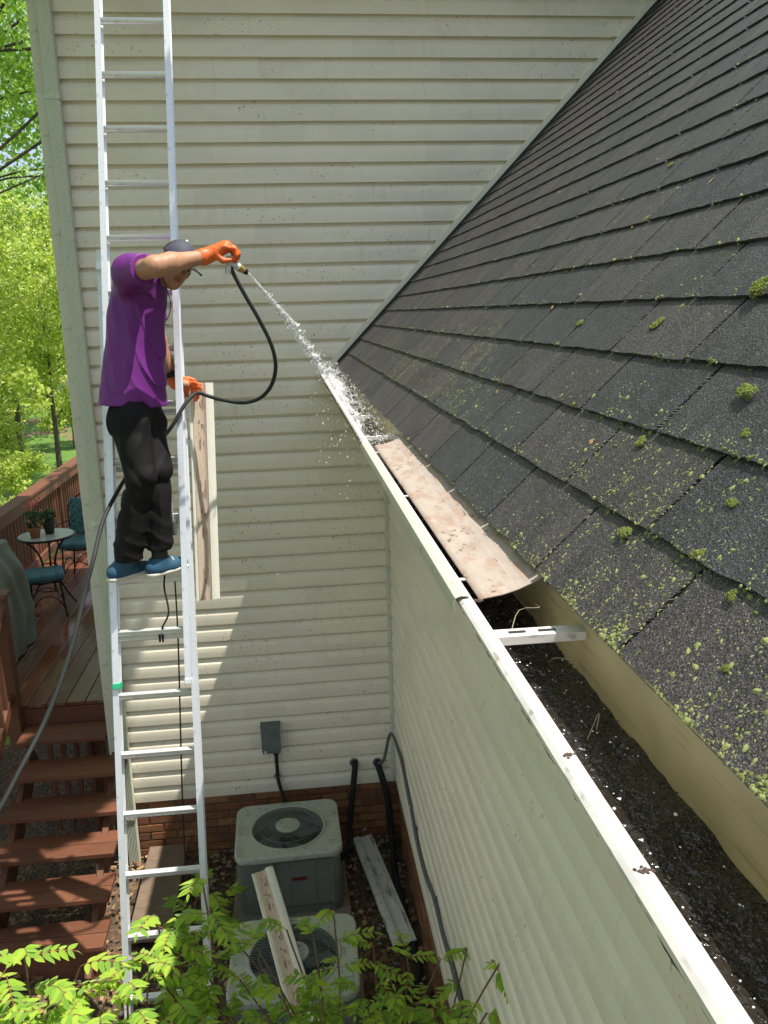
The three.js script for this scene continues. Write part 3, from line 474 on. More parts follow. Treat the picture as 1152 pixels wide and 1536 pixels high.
// ------------------------------------------------------------------ services on the walls
{
  const a = atZ(392, 1087, 0.06), b = atZ(421, 1128, 0.06), cx = (a.x + b.x) / 2, cyy = (a.y + b.y) / 2;
  const T = thing('disconnect_box', 'grey electrical disconnect box with conduit on the siding above the air conditioner', 'electrical box');
  mesh('box_body', rbox(0.135, 0.215, 0.085, 0.006, cx, cyy, 0.06, 2), mElecGrey, T);
  mesh('hinged_cover', [rbox(0.143, 0.19, 0.012, 0.004, cx, cyy + 0.016, 0.107, 2), rbox(0.15, 0.014, 0.10, 0.003, cx, cyy + 0.114, 0.066)], mElecGrey, T);
  mesh('latch', rbox(0.02, 0.02, 0.012, 0.003, cx - 0.045, cyy - 0.085, 0.112), mAluWorn, T);
  mesh('conduit', [tube([V(cx + 0.03, cyy - 0.10, 0.06), V(cx + 0.032, cyy - 0.25, 0.055), V(cx + 0.035, cyy - 0.36, 0.05), V(cx + 0.06, cyy - 0.46, 0.08), V(cx + 0.09, cyy - 0.53, 0.16), V(cx + 0.10, cyy - 0.56, 0.30)], 0.014, 30, 8), rod(V(cx + 0.03, cyy - 0.135, 0.06), V(cx + 0.03, cyy - 0.10, 0.06), 0.021, 10)], mBlackFoam, T);
  mesh('strap', rbox(0.05, 0.016, 0.04, 0.003, cx + 0.03, cyy - 0.33, 0.04), mElecGrey, T);
}
{
  const T = thing('refrigerant_line', 'black insulated pipe dropping from the siding behind the air conditioner', 'pipe', 'insulated pipes leaving the wall');
  const p = atZ(531, 1145, 0.02);
  mesh('insulation', tube([V(p.x, p.y + 0.01, -0.01), V(p.x + 0.005, p.y + 0.01, 0.05), V(p.x - 0.005, p.y - 0.06, 0.085), V(p.x - 0.035, p.y - 0.30, 0.095), V(p.x - 0.06, 0.18, 0.13), V(p.x - 0.07, 0.10, 0.24), V(p.x - 0.16, 0.10, 0.36)], 0.024, 40, 10), mBlackFoam, T);
  mesh('wall_sleeve', new THREE.TorusGeometry(0.027, 0.009, 8, 16).translate(p.x, p.y + 0.01, 0.022), mElecGrey, T);
  const T2 = thing('refrigerant_line', 'black insulated pipe running to the ground beside the inside wall corner', 'pipe', 'insulated pipes leaving the wall');
  const q = atZ(566, 1143, 0.02);
  mesh('insulation', tube([V(q.x, q.y, -0.01), V(q.x, q.y, 0.05), V(q.x + 0.02, q.y - 0.07, 0.085), V(q.x + 0.06, q.y - 0.25, 0.10), V(q.x + 0.075, 0.16, 0.16), V(q.x + 0.06, 0.05, 0.5), V(q.x + 0.075, 0.04, 1.1), V(q.x + 0.06, 0.05, 1.6), V(q.x - 0.25, 0.12, 1.95)], 0.026, 60, 10), mBlackFoam, T2);
  mesh('wall_sleeve', new THREE.TorusGeometry(0.029, 0.009, 8, 16).translate(q.x, q.y, 0.022), mElecGrey, T2);
  const T3 = thing('service_cable', 'grey cable clipped low along the siding of the wing wall', 'cable');
  const X = WBX - 0.036; const e = atX(599, 1130, X);
  const pts = [V(q.x + 0.01, q.y + 0.01, 0.06), V(q.x + 0.04, q.y + 0.055, 0.10), V(X - 0.03, e.y + 0.01, 0.16), V(X, e.y, e.z)];
  for (const [px, py] of [[614, 1200], [627, 1268], [640, 1318], [652, 1350], [664, 1400], [680, 1455], [700, 1536]]) pts.push(atX(px, py, X));
  mesh('cable', tube(pts, 0.0125, 70, 8), mCable, T3);
  for (const [px, py] of [[622, 1245], [652, 1350]]) { const c = atX(px, py, X); mesh('clip', rbox(0.03, 0.035, 0.022, 0.004, c.x + 0.006, c.y, c.z), mElecGrey, T3); }
}
{
  const T = thing('wooden_plank', 'weathered brown plank lying on the soil under the ladder', 'plank');
  const a = V(-1.085, 0.17, 0.13), b = V(-1.095, 0.135, 1.08);
  mesh('board', bar(a, b, 0.285, 0.045, V(0, 1, 0), 0.008), mPlank, T);
  mesh('support_block', box2(-1.2, -1.0, -0.03, 0.135, 0.2, 0.3), mPlank, T);
  mesh('support_block', box2(-1.2, -1.0, -0.03, 0.105, 0.85, 0.95), mPlank, T);
}

// ------------------------------------------------------------------ deck, stairs, railing
const DY = 1.24;
{
  const T = thing('deck', 'wet brown timber deck with railing beyond the house corner', 'deck');
  let i = 0;
  for (let x = -3.14; x < -1.50; x += 0.146, i++) { const w = Math.min(0.14, -1.485 - x); const m = mesh('deck_board', boxUV(new RoundedBoxGeometry(w, 0.03, 6.85, 1, 0.004).translate(x + w / 2, DY - 0.015, -3.69), i * 0.31, i * 0.77), mDeck[i % 3], T); }
  mesh('rim_joist', [box2(-3.14, -1.48, DY - 0.24, DY - 0.034, -0.30, -0.262), box2(-3.13, -3.09, DY - 0.24, DY - 0.034, -7.1, -0.31)], mRed[1], T);
  for (const z of [-0.45, -3.4, -6.8]) for (const x of [-3.03, -1.7]) mesh('deck_post', rbox(0.09, DY - 0.1, 0.09, 0.006, x, (DY - 0.26) / 2, z), mRed[1], T);
  const rx = -3.07, RY = 2.15;
  mesh('top_rail', rbox(0.16, 0.036, 6.8, 0.005, rx, RY, -3.7), mRed[0], T);
  mesh('rail_face', rbox(0.036, 0.115, 6.8, 0.004, rx + 0.045, RY - 0.077, -3.7), mRed[0], T);
  mesh('bottom_rail', rbox(0.036, 0.085, 6.8, 0.004, rx + 0.03, DY + 0.10, -3.7), mRed[0], T);
  const bg = rbox(0.034, 0.80, 0.034, 0.003, 0, 0, 0);
  for (let z = -0.4; z > -7.05; z -= 0.118) { const b = mesh('baluster', bg, pick(mRed), T); b.position.set(rx - 0.008, (RY + DY) / 2 + 0.0, z); }
  for (const z of [-0.33, -2.2, -4.05, -5.4, -7.02]) mesh('rail_post', rbox(0.09, 0.93, 0.09, 0.005, rx - 0.02, DY + 0.445, z), mRed[0], T);
  // front railing from the stair post outwards
  mesh('top_rail', rbox(0.84, 0.036, 0.14, 0.005, -2.57, RY + 0.001, -0.24), mRed[1], T);
  for (let x = -2.95; x < -2.25; x += 0.118) { const b = mesh('baluster', bg, pick(mRed), T); b.position.set(x, (RY + DY) / 2, -0.262); }
}
{
  const T = thing('deck_stairs', 'reddish brown wooden stairs climbing from the soil to the deck', 'stairs');
  const run = 0.25, rise = 0.16, x0 = -2.13, xr = -1.335;
  for (let k = 1; k <= 6; k++) {
    const zf = -0.24 + run * k + 0.02, y = DY - rise * k, right = k === 1 ? -1.485 : xr;
    for (const j of [0, 1]) { const m = mesh('tread_board', boxUV(new RoundedBoxGeometry(right - x0, 0.036, 0.132, 1, 0.006).translate((right + x0) / 2, y - 0.018, zf - 0.066 - j * 0.138), k * 0.37 + j, k * 0.9), mRed[(k + j) % 3], T); }
  }
  for (const x of [x0 + 0.06, xr - 0.10]) mesh('stringer', bar(V(x, DY - 0.32, -0.12), V(x, 0.02, 1.28), 0.04, 0.20, V(0, 1, 0)), mRed[1], T);
  mesh('kick_board', box2(x0, xr, 0.02, 0.235, 1.20, 1.235), mRed[1], T);
  for (let k = 0; k < 7; k++) mesh('lattice_slat', box2(x0 + 0.1 + k * 0.1, x0 + 0.135 + k * 0.1, 0.1, DY - 0.26, -0.36, -0.335), mRed[1], T);
  // stair post and sloping handrail
  const px = -2.19;
  mesh('newel_post', rbox(0.095, 1.2, 0.095, 0.006, px, DY + 0.30, -0.20), mRed[1], T);
  mesh('newel_post', rbox(0.095, 1.2, 0.095, 0.006, px, 0.62, 1.30), mRed[1], T);
  mesh('post_cap', rbox(0.14, 0.035, 0.14, 0.006, px, DY + 0.915, -0.20), mRed[1], T);
  mesh('handrail', bar(V(px, DY + 0.86, -0.16), V(px, 1.14, 1.32), 0.12, 0.036, V(0, 1, 0), 0.005), mRed[1], T);
  mesh('lower_rail', bar(V(px, DY + 0.12, -0.16), V(px, 0.42, 1.30), 0.036, 0.085, V(0, 1, 0), 0.004), mRed[1], T);
  const bg = rbox(0.034, 0.80, 0.034, 0.003, 0, 0, 0);
  for (let k = 1; k < 12; k++) { const b = mesh('baluster', bg, mRed[1], T); b.position.set(px, DY + 0.48 - k * 0.0775, -0.16 + k * 0.122); }
}

// ------------------------------------------------------------------ things on the deck
const mIron = M({ color: lin(0.012, 0.013, 0.014), roughness: 0.45, metalness: 0.5 });
const cushTex = tex(256, 256, (u, v) => { const n = fbm(u * 11, v * 11, 5, 4, 11), m = sstep(0.5, 0.56, n), l = sstep(0.6, 0.65, fbm(u * 22, v * 22, 15, 3, 22)); return [lerp(0.012, 0.05, m) + 0.10 * l, lerp(0.05, 0.15, m) + 0.16 * l, lerp(0.075, 0.19, m) + 0.16 * l]; }, [0.4, 0.4]);
const mCush = M({ map: cushTex, roughness: 0.85 });
{
  const c = atY(69, 803, 1.95);
  const T = thing('bistro_table', 'small round table with pale mosaic top and curled iron legs on the deck', 'table', null, [c.x, DY, c.z]);
  const h = 0.71, R = 0.285;
  mesh('table_top', new THREE.CylinderGeometry(R - 0.012, R - 0.012, 0.016, 48).translate(0, h, 0), M({ map: tex(256, 256, (u, v) => { const n = fbm(u * 26, v * 26, 5, 2, 26); const k = 0.7 + 0.5 * n; return [0.42 * k, 0.43 * k, 0.40 * k]; }, [1, 1]), roughness: 0.3 }), T);
  mesh('rim', new THREE.TorusGeometry(R - 0.006, 0.012, 8, 48).rotateX(Math.PI / 2).translate(0, h - 0.004, 0), mIron, T);
  for (let i = 0; i < 3; i++) { const a = i * 2.094 + 0.4, X = Math.cos(a), Z = Math.sin(a); mesh('leg', tube([V(X * 0.22, h - 0.02, Z * 0.22), V(X * 0.12, h - 0.14, Z * 0.12), V(X * 0.07, h - 0.32, Z * 0.07), V(X * 0.13, h - 0.5, Z * 0.13), V(X * 0.25, 0.04, Z * 0.25), V(X * 0.28, 0.012, Z * 0.28)], 0.011, 24, 6), mIron, T); }
  mesh('leg_ring', [new THREE.TorusGeometry(0.075, 0.007, 6, 20).rotateX(Math.PI / 2).translate(0, h - 0.32, 0), new THREE.TorusGeometry(0.16, 0.006, 6, 24).rotateX(Math.PI / 2).translate(0, h - 0.56, 0)], mIron, T);
  // potted plants on it
  const pot = (label, dx, dz, col, hgt, r, flowers) => {
    const P = thing('potted_plant', label, 'plant', 'potted plants on the bistro table', [c.x + dx, DY + h + 0.008, c.z + dz]);
    mesh('pot', new THREE.LatheGeometry([[0.001, 0], [r * 0.68, 0], [r * 0.95, hgt * 0.8], [r * 1.06, hgt * 0.8], [r * 1.06, hgt], [r * 0.95, hgt], [r * 0.92, hgt * 0.88], [0.001, hgt * 0.88]].map(q => new THREE.Vector2(...q)), 20), col, P);
    const lv = [], fl = []; for (let i = 0; i < 130; i++) { const a = rr(0, 6.3), q = rr(0, r * 1.5), y = hgt + rr(0, flowers ? 0.16 : 0.13); const g = new THREE.PlaneGeometry(0.028, 0.03).rotateX(rr(-1.4, 1.4)).rotateY(a).translate(Math.cos(a) * q, y, Math.sin(a) * q); lv.push(g); }
    mesh('foliage', lv, leafMat(0.035, 0.085, 0.02, 0.2, 0.8), P);
    if (flowers) {
      const st = []; for (let i = 0; i < 16; i++) { const a = rr(0, 6.3), q = rr(0.03, 0.12), y = hgt + rr(0.18, 0.30); const end = V(Math.cos(a) * q, y, Math.sin(a) * q); st.push(rod(V(0, hgt * 0.9, 0), end, 0.0015, 4)); for (let k = 0; k < 5; k++) fl.push(new THREE.IcosahedronGeometry(0.009, 0).scale(1, 0.6, 1).translate(end.x + rr(-0.014, 0.014), end.y + rr(-0.01, 0.01), end.z + rr(-0.014, 0.014))); }
      mesh('stem', st, leafMat(0.05, 0.10, 0.03, 0.1), P); mesh('blossom', fl, M({ color: lin(0.62, 0.10, 0.09), roughness: 0.7 }), P);
    }
  };
  pot('terracotta pot of red flowers standing on the bistro table', -0.075, 0.10, M({ color: lin(0.30, 0.11, 0.055), roughness: 0.85 }), 0.105, 0.062, true);
  pot('dark green pot plant behind the terracotta pot', 0.03, -0.04, M({ color: lin(0.012, 0.02, 0.016), roughness: 0.6 }), 0.12, 0.062, false);
  // chairs
  const chair = (label, x, z, turn) => {
    const K = thing('garden_chair', label, 'chair', 'iron garden chairs at the bistro table', [x, DY, z], turn);
    const sh = 0.40;
    mesh('seat_cushion', new RoundedBoxGeometry(0.42, 0.075, 0.42, 4, 0.035).translate(0, sh + 0.04, 0), mCush, K);
    mesh('seat_frame', new THREE.TorusGeometry(0.2, 0.009, 6, 32).rotateX(Math.PI / 2).translate(0, sh - 0.005, 0), mIron, K);
    for (const [sx, sz] of [[-1, 1], [1, 1], [-1, -1], [1, -1]]) mesh('leg', tube([V(sx * 0.165, sh, sz * 0.165), V(sx * 0.17, sh - 0.12, sz * 0.17), V(sx * 0.185, 0.12, sz * 0.185), V(sx * 0.205, 0, sz * 0.205)], 0.0095, 14, 6), mIron, K);
    for (const r of [0, 1, 2, 3]) mesh('leg_brace', tube([V(-0.175, 0.10, 0.175), V(-0.10, 0.22, 0.18), V(0, 0.26, 0.18), V(0.10, 0.22, 0.18), V(0.175, 0.10, 0.175)], 0.006, 16, 5).rotateY(r * Math.PI / 2), mIron, K);
    mesh('back_frame', tube([V(-0.18, sh, -0.18), V(-0.205, sh + 0.2, -0.22), V(-0.2, sh + 0.42, -0.26), V(0, sh + 0.55, -0.28), V(0.2, sh + 0.42, -0.26), V(0.205, sh + 0.2, -0.22), V(0.18, sh, -0.18)], 0.0095, 40, 6), mIron, K);
    mesh('back_cushion', new RoundedBoxGeometry(0.37, 0.42, 0.06, 4, 0.028).rotateX(-0.16).translate(0, sh + 0.29, -0.215), mCush, K);
    for (const s of [-1, 1]) mesh('armrest', tube([V(s * 0.2, sh + 0.24, -0.23), V(s * 0.225, sh + 0.25, -0.05), V(s * 0.225, sh + 0.23, 0.14), V(s * 0.2, sh + 0.1, 0.19), V(s * 0.175, sh, 0.18)], 0.008, 24, 6), mIron, K);
    return K;
  };
  const s2 = atY(120, 810, 1.70), s1 = atY(66, 856, 1.70);
  chair('iron chair with teal back cushion by the house corner', s2.x + 0.02, s2.z, -0.12);
  // the near stool-like seat has no back
  const K = thing('garden_stool', 'backless iron stool with teal cushion in front of the bistro table', 'stool', null, [s1.x, DY, s1.z], 0.3);
  mesh('seat_cushion', new RoundedBoxGeometry(0.36, 0.075, 0.36, 4, 0.035).translate(0, 0.42, 0), mCush, K);
  mesh('seat_frame', new THREE.TorusGeometry(0.17, 0.009, 6, 32).rotateX(Math.PI / 2).translate(0, 0.375, 0), mIron, K);
  for (const [sx, sz] of [[-1, 1], [1, 1], [-1, -1], [1, -1]]) mesh('leg', tube([V(sx * 0.13, 0.38, sz * 0.13), V(sx * 0.14, 0.25, sz * 0.14), V(sx * 0.15, 0.12, sz * 0.15), V(sx * 0.165, 0, sz * 0.165)], 0.0095, 14, 6), mIron, K);
  for (const r of [0, 1, 2, 3]) mesh('leg_brace', tube([V(-0.15, 0.10, 0.15), V(-0.09, 0.2, 0.155), V(0, 0.235, 0.155), V(0.09, 0.2, 0.155), V(0.15, 0.10, 0.15)], 0.006, 16, 5).rotateY(r * Math.PI / 2), mIron, K);
}
{ // covered grill
  const T = thing('covered_grill', 'barbecue grill under a grey green fabric cover on the deck', 'grill', null, [-2.90, DY, -1.42]);
  const g = new THREE.BoxGeometry(0.86, 0.94, 0.58, 22, 24, 16), p = g.attributes.position;
  for (let i = 0; i < p.count; i++) { let x = p.getX(i), y = p.getY(i) + 0.47, z = p.getZ(i); const t = y / 0.94, tp = 1 - 0.22 * sstep(0.72, 1, t), fl = 1 + 0.08 * (1 - t); const a = Math.atan2(z, x); const f = 0.018 * Math.sin(a * 11 + 2 * Math.sin(y * 5)) * (1 - sstep(0.8, 1, t)) + 0.012 * noise3(x * 7, y * 7, z * 7); const l = Math.hypot(x, z) || 1; x = x * tp * fl + x / l * f; z = z * tp * fl + z / l * f; p.setXYZ(i, x, y + 0.02 + (t > 0.98 ? 0.05 * (1 - (x / 0.4) ** 2) : 0) + 0.01 * noise3(x * 5, 3, z * 5), z); }
  g.computeVertexNormals(); mesh('fabric_cover', g, M({ color: lin(0.15, 0.16, 0.13), roughness: 0.75 }), T);
  mesh('wheel', [new THREE.TorusGeometry(0.06, 0.022, 8, 20).translate(0.36, 0.082, 0.33), new THREE.CylinderGeometry(0.025, 0.025, 0.05, 12).rotateX(Math.PI / 2).translate(0.36, 0.082, 0.33)], mIron, T);
}

// ------------------------------------------------------------------ person
// surface nets on a signed distance field
function nets(sdf, lo, hi, cell, colour) {
  const nx = Math.ceil((hi.x - lo.x) / cell) + 1, ny = Math.ceil((hi.y - lo.y) / cell) + 1, nz = Math.ceil((hi.z - lo.z) / cell) + 1;
  const F = new Float32Array(nx * ny * nz), id = (i, j, k) => (k * ny + j) * nx + i;
  for (let k = 0; k < nz; k++) for (let j = 0; j < ny; j++) for (let i = 0; i < nx; i++) F[id(i, j, k)] = sdf(lo.x + i * cell, lo.y + j * cell, lo.z + k * cell);
  const vi = new Int32Array(nx * ny * nz).fill(-1), pos = [], col = [], idx = [];
  for (let k = 0; k < nz - 1; k++) for (let j = 0; j < ny - 1; j++) for (let i = 0; i < nx - 1; i++) {
    let cx = 0, cy_ = 0, cz = 0, n = 0; const c = [];
    for (let q = 0; q < 8; q++) c.push(F[id(i + (q & 1), j + (q >> 1 & 1), k + (q >> 2))]);
    let m = 0; for (let q = 0; q < 8; q++) if (c[q] < 0) m++; if (m === 0 || m === 8) continue;
    for (const [a, b] of EDG) if ((c[a] < 0) !== (c[b] < 0)) { const t = c[a] / (c[a] - c[b]); cx += lerp(a & 1, b & 1, t); cy_ += lerp(a >> 1 & 1, b >> 1 & 1, t); cz += lerp(a >> 2, b >> 2, t); n++; }
    vi[id(i, j, k)] = pos.length / 3; const X = lo.x + (i + cx / n) * cell, Y = lo.y + (j + cy_ / n) * cell, Z = lo.z + (k + cz / n) * cell; pos.push(X, Y, Z); if (colour) col.push(...colour(X, Y, Z));
  }
  const quad = (a, b, c, d, flip) => { if (a < 0 || b < 0 || c < 0 || d < 0) return; flip ? idx.push(a, c, b, a, d, c) : idx.push(a, b, c, a, c, d); };
  for (let k = 1; k < nz - 1; k++) for (let j = 1; j < ny - 1; j++) for (let i = 1; i < nx - 1; i++) {
    const f = F[id(i, j, k)];
    let g = F[id(i + 1, j, k)]; if ((f < 0) !== (g < 0)) quad(vi[id(i, j - 1, k - 1)], vi[id(i, j, k - 1)], vi[id(i, j, k)], vi[id(i, j - 1, k)], f >= 0);
    g = F[id(i, j + 1, k)]; if ((f < 0) !== (g < 0)) quad(vi[id(i - 1, j, k - 1)], vi[id(i - 1, j, k)], vi[id(i, j, k)], vi[id(i, j, k - 1)], f >= 0);
    g = F[id(i, j, k + 1)]; if ((f < 0) !== (g < 0)) quad(vi[id(i - 1, j - 1, k)], vi[id(i, j - 1, k)], vi[id(i, j, k)], vi[id(i - 1, j, k)], f >= 0);
  }
  const G = new THREE.BufferGeometry(); G.setAttribute('position', new THREE.Float32BufferAttribute(pos, 3)); if (colour) G.setAttribute('color', new THREE.Float32BufferAttribute(col, 3));
  G.setAttribute('uv', new THREE.Float32BufferAttribute(pos.filter((_, i) => i % 3 < 2), 2));
  G.setIndex(idx); G.computeVertexNormals(); return G;
}
const EDG = [[0, 1], [2, 3], [4, 5], [6, 7], [0, 2], [1, 3], [4, 6], [5, 7], [0, 4], [1, 5], [2, 6], [3, 7]];
const smin = (a, b, k) => { const h = Math.max(k - Math.abs(a - b), 0) / k; return Math.min(a, b) - h * h * k * 0.25; };
const cap = (a, b, ra, rb = ra) => { const dx = b.x - a.x, dy = b.y - a.y, dz = b.z - a.z, L = dx * dx + dy * dy + dz * dz; return (x, y, z) => { const px = x - a.x, py = y - a.y, pz = z - a.z, t = clamp((px * dx + py * dy + pz * dz) / L); return Math.hypot(px - t * dx, py - t * dy, pz - t * dz) - lerp(ra, rb, t); }; };
const ell = (c, rx, ry, rz) => (x, y, z) => { const q = Math.hypot((x - c.x) / rx, (y - c.y) / ry, (z - c.z) / rz); return (q - 1) * Math.min(rx, ry, rz); };
const uni = (list, k) => (x, y, z) => { let d = list[0](x, y, z); for (let i = 1; i < list.length; i++) d = smin(d, list[i](x, y, z), k); return d; };
function bounds(pts, pad) { const b = new THREE.Box3().setFromPoints(pts); b.min.addScalar(-pad); b.max.addScalar(pad); return [b.min, b.max]; }

const J = {
  pelvis: atZ(204, 608, 1.54), waist: atZ(203, 545, 1.52), chest: atZ(206, 455, 1.48), top: atZ(214, 414, 1.47),
  rSh: atZ(198, 411, 1.645), rEl: atZ(231, 400, 1.85), rWr: atZ(309, 384.5, 1.68),
  lSh: atZ(218, 412, 1.30), lEl: atZ(236, 510, 1.24), lWr: atZ(263, 573, 1.225),
  head: atZ(264, 399, 1.52), rHip: atZ(193, 630, 1.63), lHip: atZ(218, 630, 1.50),
  rKn: atZ(212, 716, 1.70), lKn: atZ(237, 706, 1.60), rAn: atZ(190, 836, 1.68), lAn: atZ(239, 826, 1.63),
};
const HU = V(0.50, 0.85, 0.02).normalize(), HF0 = V(0.34, -0.42, 0.82), HF = HF0.clone().addScaledVector(HU, -HF0.dot(HU)).normalize(), HR = new THREE.Vector3().crossVectors(HU, HF);   // head axes
const headLocal = (x, y, z) => { const p = V(x - J.head.x, y - J.head.y, z - J.head.z); return [p.dot(HR), p.dot(HU), p.dot(HF)]; };
const headWorld = (a, b, c) => J.head.clone().addScaledVector(HR, a).addScaledVector(HU, b).addScaledVector(HF, c);
const headSDF = (() => {
  const l = [ell(V(0, 0.03, -0.012), 0.074, 0.09, 0.093), ell(V(0, -0.045, 0.022), 0.056, 0.068, 0.064), cap(V(-0.03, 0.028, 0.076), V(0.03, 0.028, 0.076), 0.011), ell(V(0, -0.088, 0.062), 0.022, 0.018, 0.02)];
  const face = uni(l, 0.03), nose = cap(V(0, 0.016, 0.084), V(0, -0.02, 0.103), 0.008, 0.0135), wing = cap(V(-0.011, -0.024, 0.092), V(0.011, -0.024, 0.092), 0.009), lipU = cap(V(-0.018, -0.047, 0.083), V(0.018, -0.047, 0.083), 0.0065), lipL = cap(V(-0.015, -0.058, 0.082), V(0.015, -0.058, 0.082), 0.0075);
  const eyes = [-1, 1].map(s => ell(V(s * 0.031, 0.008, 0.0745), 0.0145, 0.012, 0.012)), sock = [-1, 1].map(s => ell(V(s * 0.031, 0.009, 0.092), 0.02, 0.0125, 0.015)), ears = [-1, 1].map(s => ell(V(s * 0.077, -0.005, -0.008), 0.011, 0.032, 0.019));
  return (x, y, z) => { const [a, b, c] = headLocal(x, y, z); let d = face(a, b, c); for (const s of sock) d = -smin(-d, s(a, b, c), 0.012); d = smin(d, nose(a, b, c), 0.012); d = smin(d, wing(a, b, c), 0.008); d = smin(d, lipU(a, b, c), 0.006); d = smin(d, lipL(a, b, c), 0.006); for (const e of eyes) d = Math.min(d, e(a, b, c)); for (const e of ears) d = smin(d, e(a, b, c), 0.01); return d; };
})();
const skin = [0.42, 0.215, 0.125];
const headCol = (x, y, z) => {
  const [a, b, c] = headLocal(x, y, z), A = Math.abs(a); let k = 1 + 0.12 * noise3(x * 90, y * 90, z * 90);
  if (c > 0.074 && Math.hypot((A - 0.031) / 0.013, (b - 0.008) / 0.007) < 1) return Math.hypot(A - 0.031, b - 0.008) < 0.0055 ? [0.02, 0.012, 0.01] : [0.55, 0.5, 0.46];
  if (c > 0.06 && Math.hypot((A - 0.031) / 0.02, (b - 0.03) / 0.006) < 1) return [0.03, 0.022, 0.018];
  if (c > 0.07 && Math.hypot(a / 0.022, (b + 0.052) / 0.011) < 1) return [0.30, 0.10, 0.08];
  if ((b > 0.02 && c < 0.05) || (c < -0.03 && b > -0.07) ) return [0.022, 0.017, 0.014];
  return [skin[0] * k, skin[1] * k, skin[2] * k];
};
{
  const P = thing('person', 'person in purple polo shirt and dark trousers standing on the ladder spraying water', 'person');
  const mSkin = M({ vertexColors: true, roughness: 0.55, sheen: 0.15 });
  // continuous body (mostly under the clothes); head on a finer grid, merged into the same geometry
  const hand0 = J.rWr.clone().lerp(atZ(338, 374, 1.65), 0.7), hand1 = J.lWr.clone().lerp(atZ(290, 580, 1.215), 0.6);
  const neckTop = headWorld(0, -0.06, -0.035);
  const core = uni([cap(J.pelvis, J.waist, 0.10, 0.085), cap(J.waist, J.chest, 0.085, 0.085), cap(J.chest, J.top, 0.085, 0.065), cap(J.top, neckTop, 0.062, 0.055), cap(J.top, J.rSh, 0.065, 0.062), cap(J.top, J.lSh, 0.065, 0.06), cap(J.rSh, J.rEl, 0.056, 0.046), cap(J.rEl, J.rEl.clone().lerp(J.rWr, 0.3), 0.046, 0.048), cap(J.rEl.clone().lerp(J.rWr, 0.3), J.rWr, 0.047, 0.031), cap(J.rWr, hand0, 0.03, 0.026), cap(J.lSh, J.lEl, 0.056, 0.044), cap(J.lEl, J.lWr, 0.045, 0.03), cap(J.lWr, hand1, 0.029, 0.024),
    cap(J.rHip, J.rKn, 0.085, 0.058), cap(J.lHip, J.lKn, 0.085, 0.058), cap(J.rKn, J.rAn, 0.057, 0.036), cap(J.lKn, J.lAn, 0.057, 0.036), cap(J.pelvis, J.rHip, 0.1, 0.085), cap(J.pelvis, J.lHip, 0.1, 0.085)], 0.03);
  const skull = cap(headWorld(0, 0.03, -0.01), headWorld(0, -0.03, 0.0), 0.055);
  const bodySDF = (x, y, z) => smin(core(x, y, z), skull(x, y, z), 0.02);
  const [bl, bh] = bounds(Object.values(J), 0.16);
  const bodyG = nets(bodySDF, bl, bh, 0.012, (x, y, z) => { const k = 1 + 0.1 * noise3(x * 60, y * 60, z * 60); return [skin[0] * k, skin[1] * k, skin[2] * k]; });
  const neckCap = cap(headWorld(0, -0.05, -0.03), J.top, 0.052, 0.06);
  const [hl, hh] = bounds([J.head], 0.15); const headG = nets((x, y, z) => smin(headSDF(x, y, z), neckCap(x, y, z), 0.02), hl, hh, 0.0042, headCol);
  mesh('body', [bodyG, headG], mSkin, P);

  // polo shirt
  const rows = [[392, 197, 222, 0.12], [400, 188, 234, 0.18], [414, 178, 243, 0.205], [440, 168, 247, 0.212], [500, 159, 247, 0.205], [560, 153, 249, 0.20], [600, 149, 250, 0.205], [625, 148, 251, 0.208]].map(([py, l, r, b]) => { const z = lerp(1.47, 1.54, (py - 390) / 220), A = atZ(l, py, z), B2 = atZ(r, py, z); return { y: A.y, x: (A.x + B2.x) / 2, a: (B2.x - A.x) / 2, b, z }; });
  const shirtCore = (x, y, z) => {
    let i = 0; while (i < rows.length - 2 && y < rows[i + 1].y) i++; const A = rows[i], B2 = rows[i + 1], t = clamp((A.y - y) / (A.y - B2.y)); const c = lerp(A.x, B2.x, t), a = lerp(A.a, B2.a, t), b = lerp(A.b, B2.b, t), zc = lerp(A.z, B2.z, t);
    const X = x - c, Z = z - zc, F0 = 0.766 * X + 0.643 * Z, S0 = -0.643 * X + 0.766 * Z, k = a / 0.178, af = 0.135 * k, bl2 = 0.19 * Math.min(k, b / 0.2 * 1.05); const d = (Math.pow(Math.pow(Math.abs(F0 / af), 2.5) + Math.pow(Math.abs(S0 / bl2), 2.5), 0.4) - 1) * Math.min(af, bl2);
    return Math.max(d, (y - rows[0].y) * 0.8);
  };
  const slR = J.rSh.clone().lerp(J.rEl, 0.60), slL = J.lSh.clone().lerp(J.lEl, 0.7);
  const sleeves = uni([cap(J.top, J.rSh, 0.09, 0.082), cap(J.rSh, slR, 0.083, 0.076), cap(J.top, J.lSh, 0.085, 0.078), cap(J.lSh, slL, 0.078, 0.072)], 0.05);
  const rDir = J.rEl.clone().sub(J.rSh).normalize(), lDir = J.lEl.clone().sub(J.lSh).normalize();
  const hemY = atZ(200, 603, 1.54).y;
  const pull = V(0.30, -0.95, 0.0).normalize();     // folds drop from the raised arm to the front hem
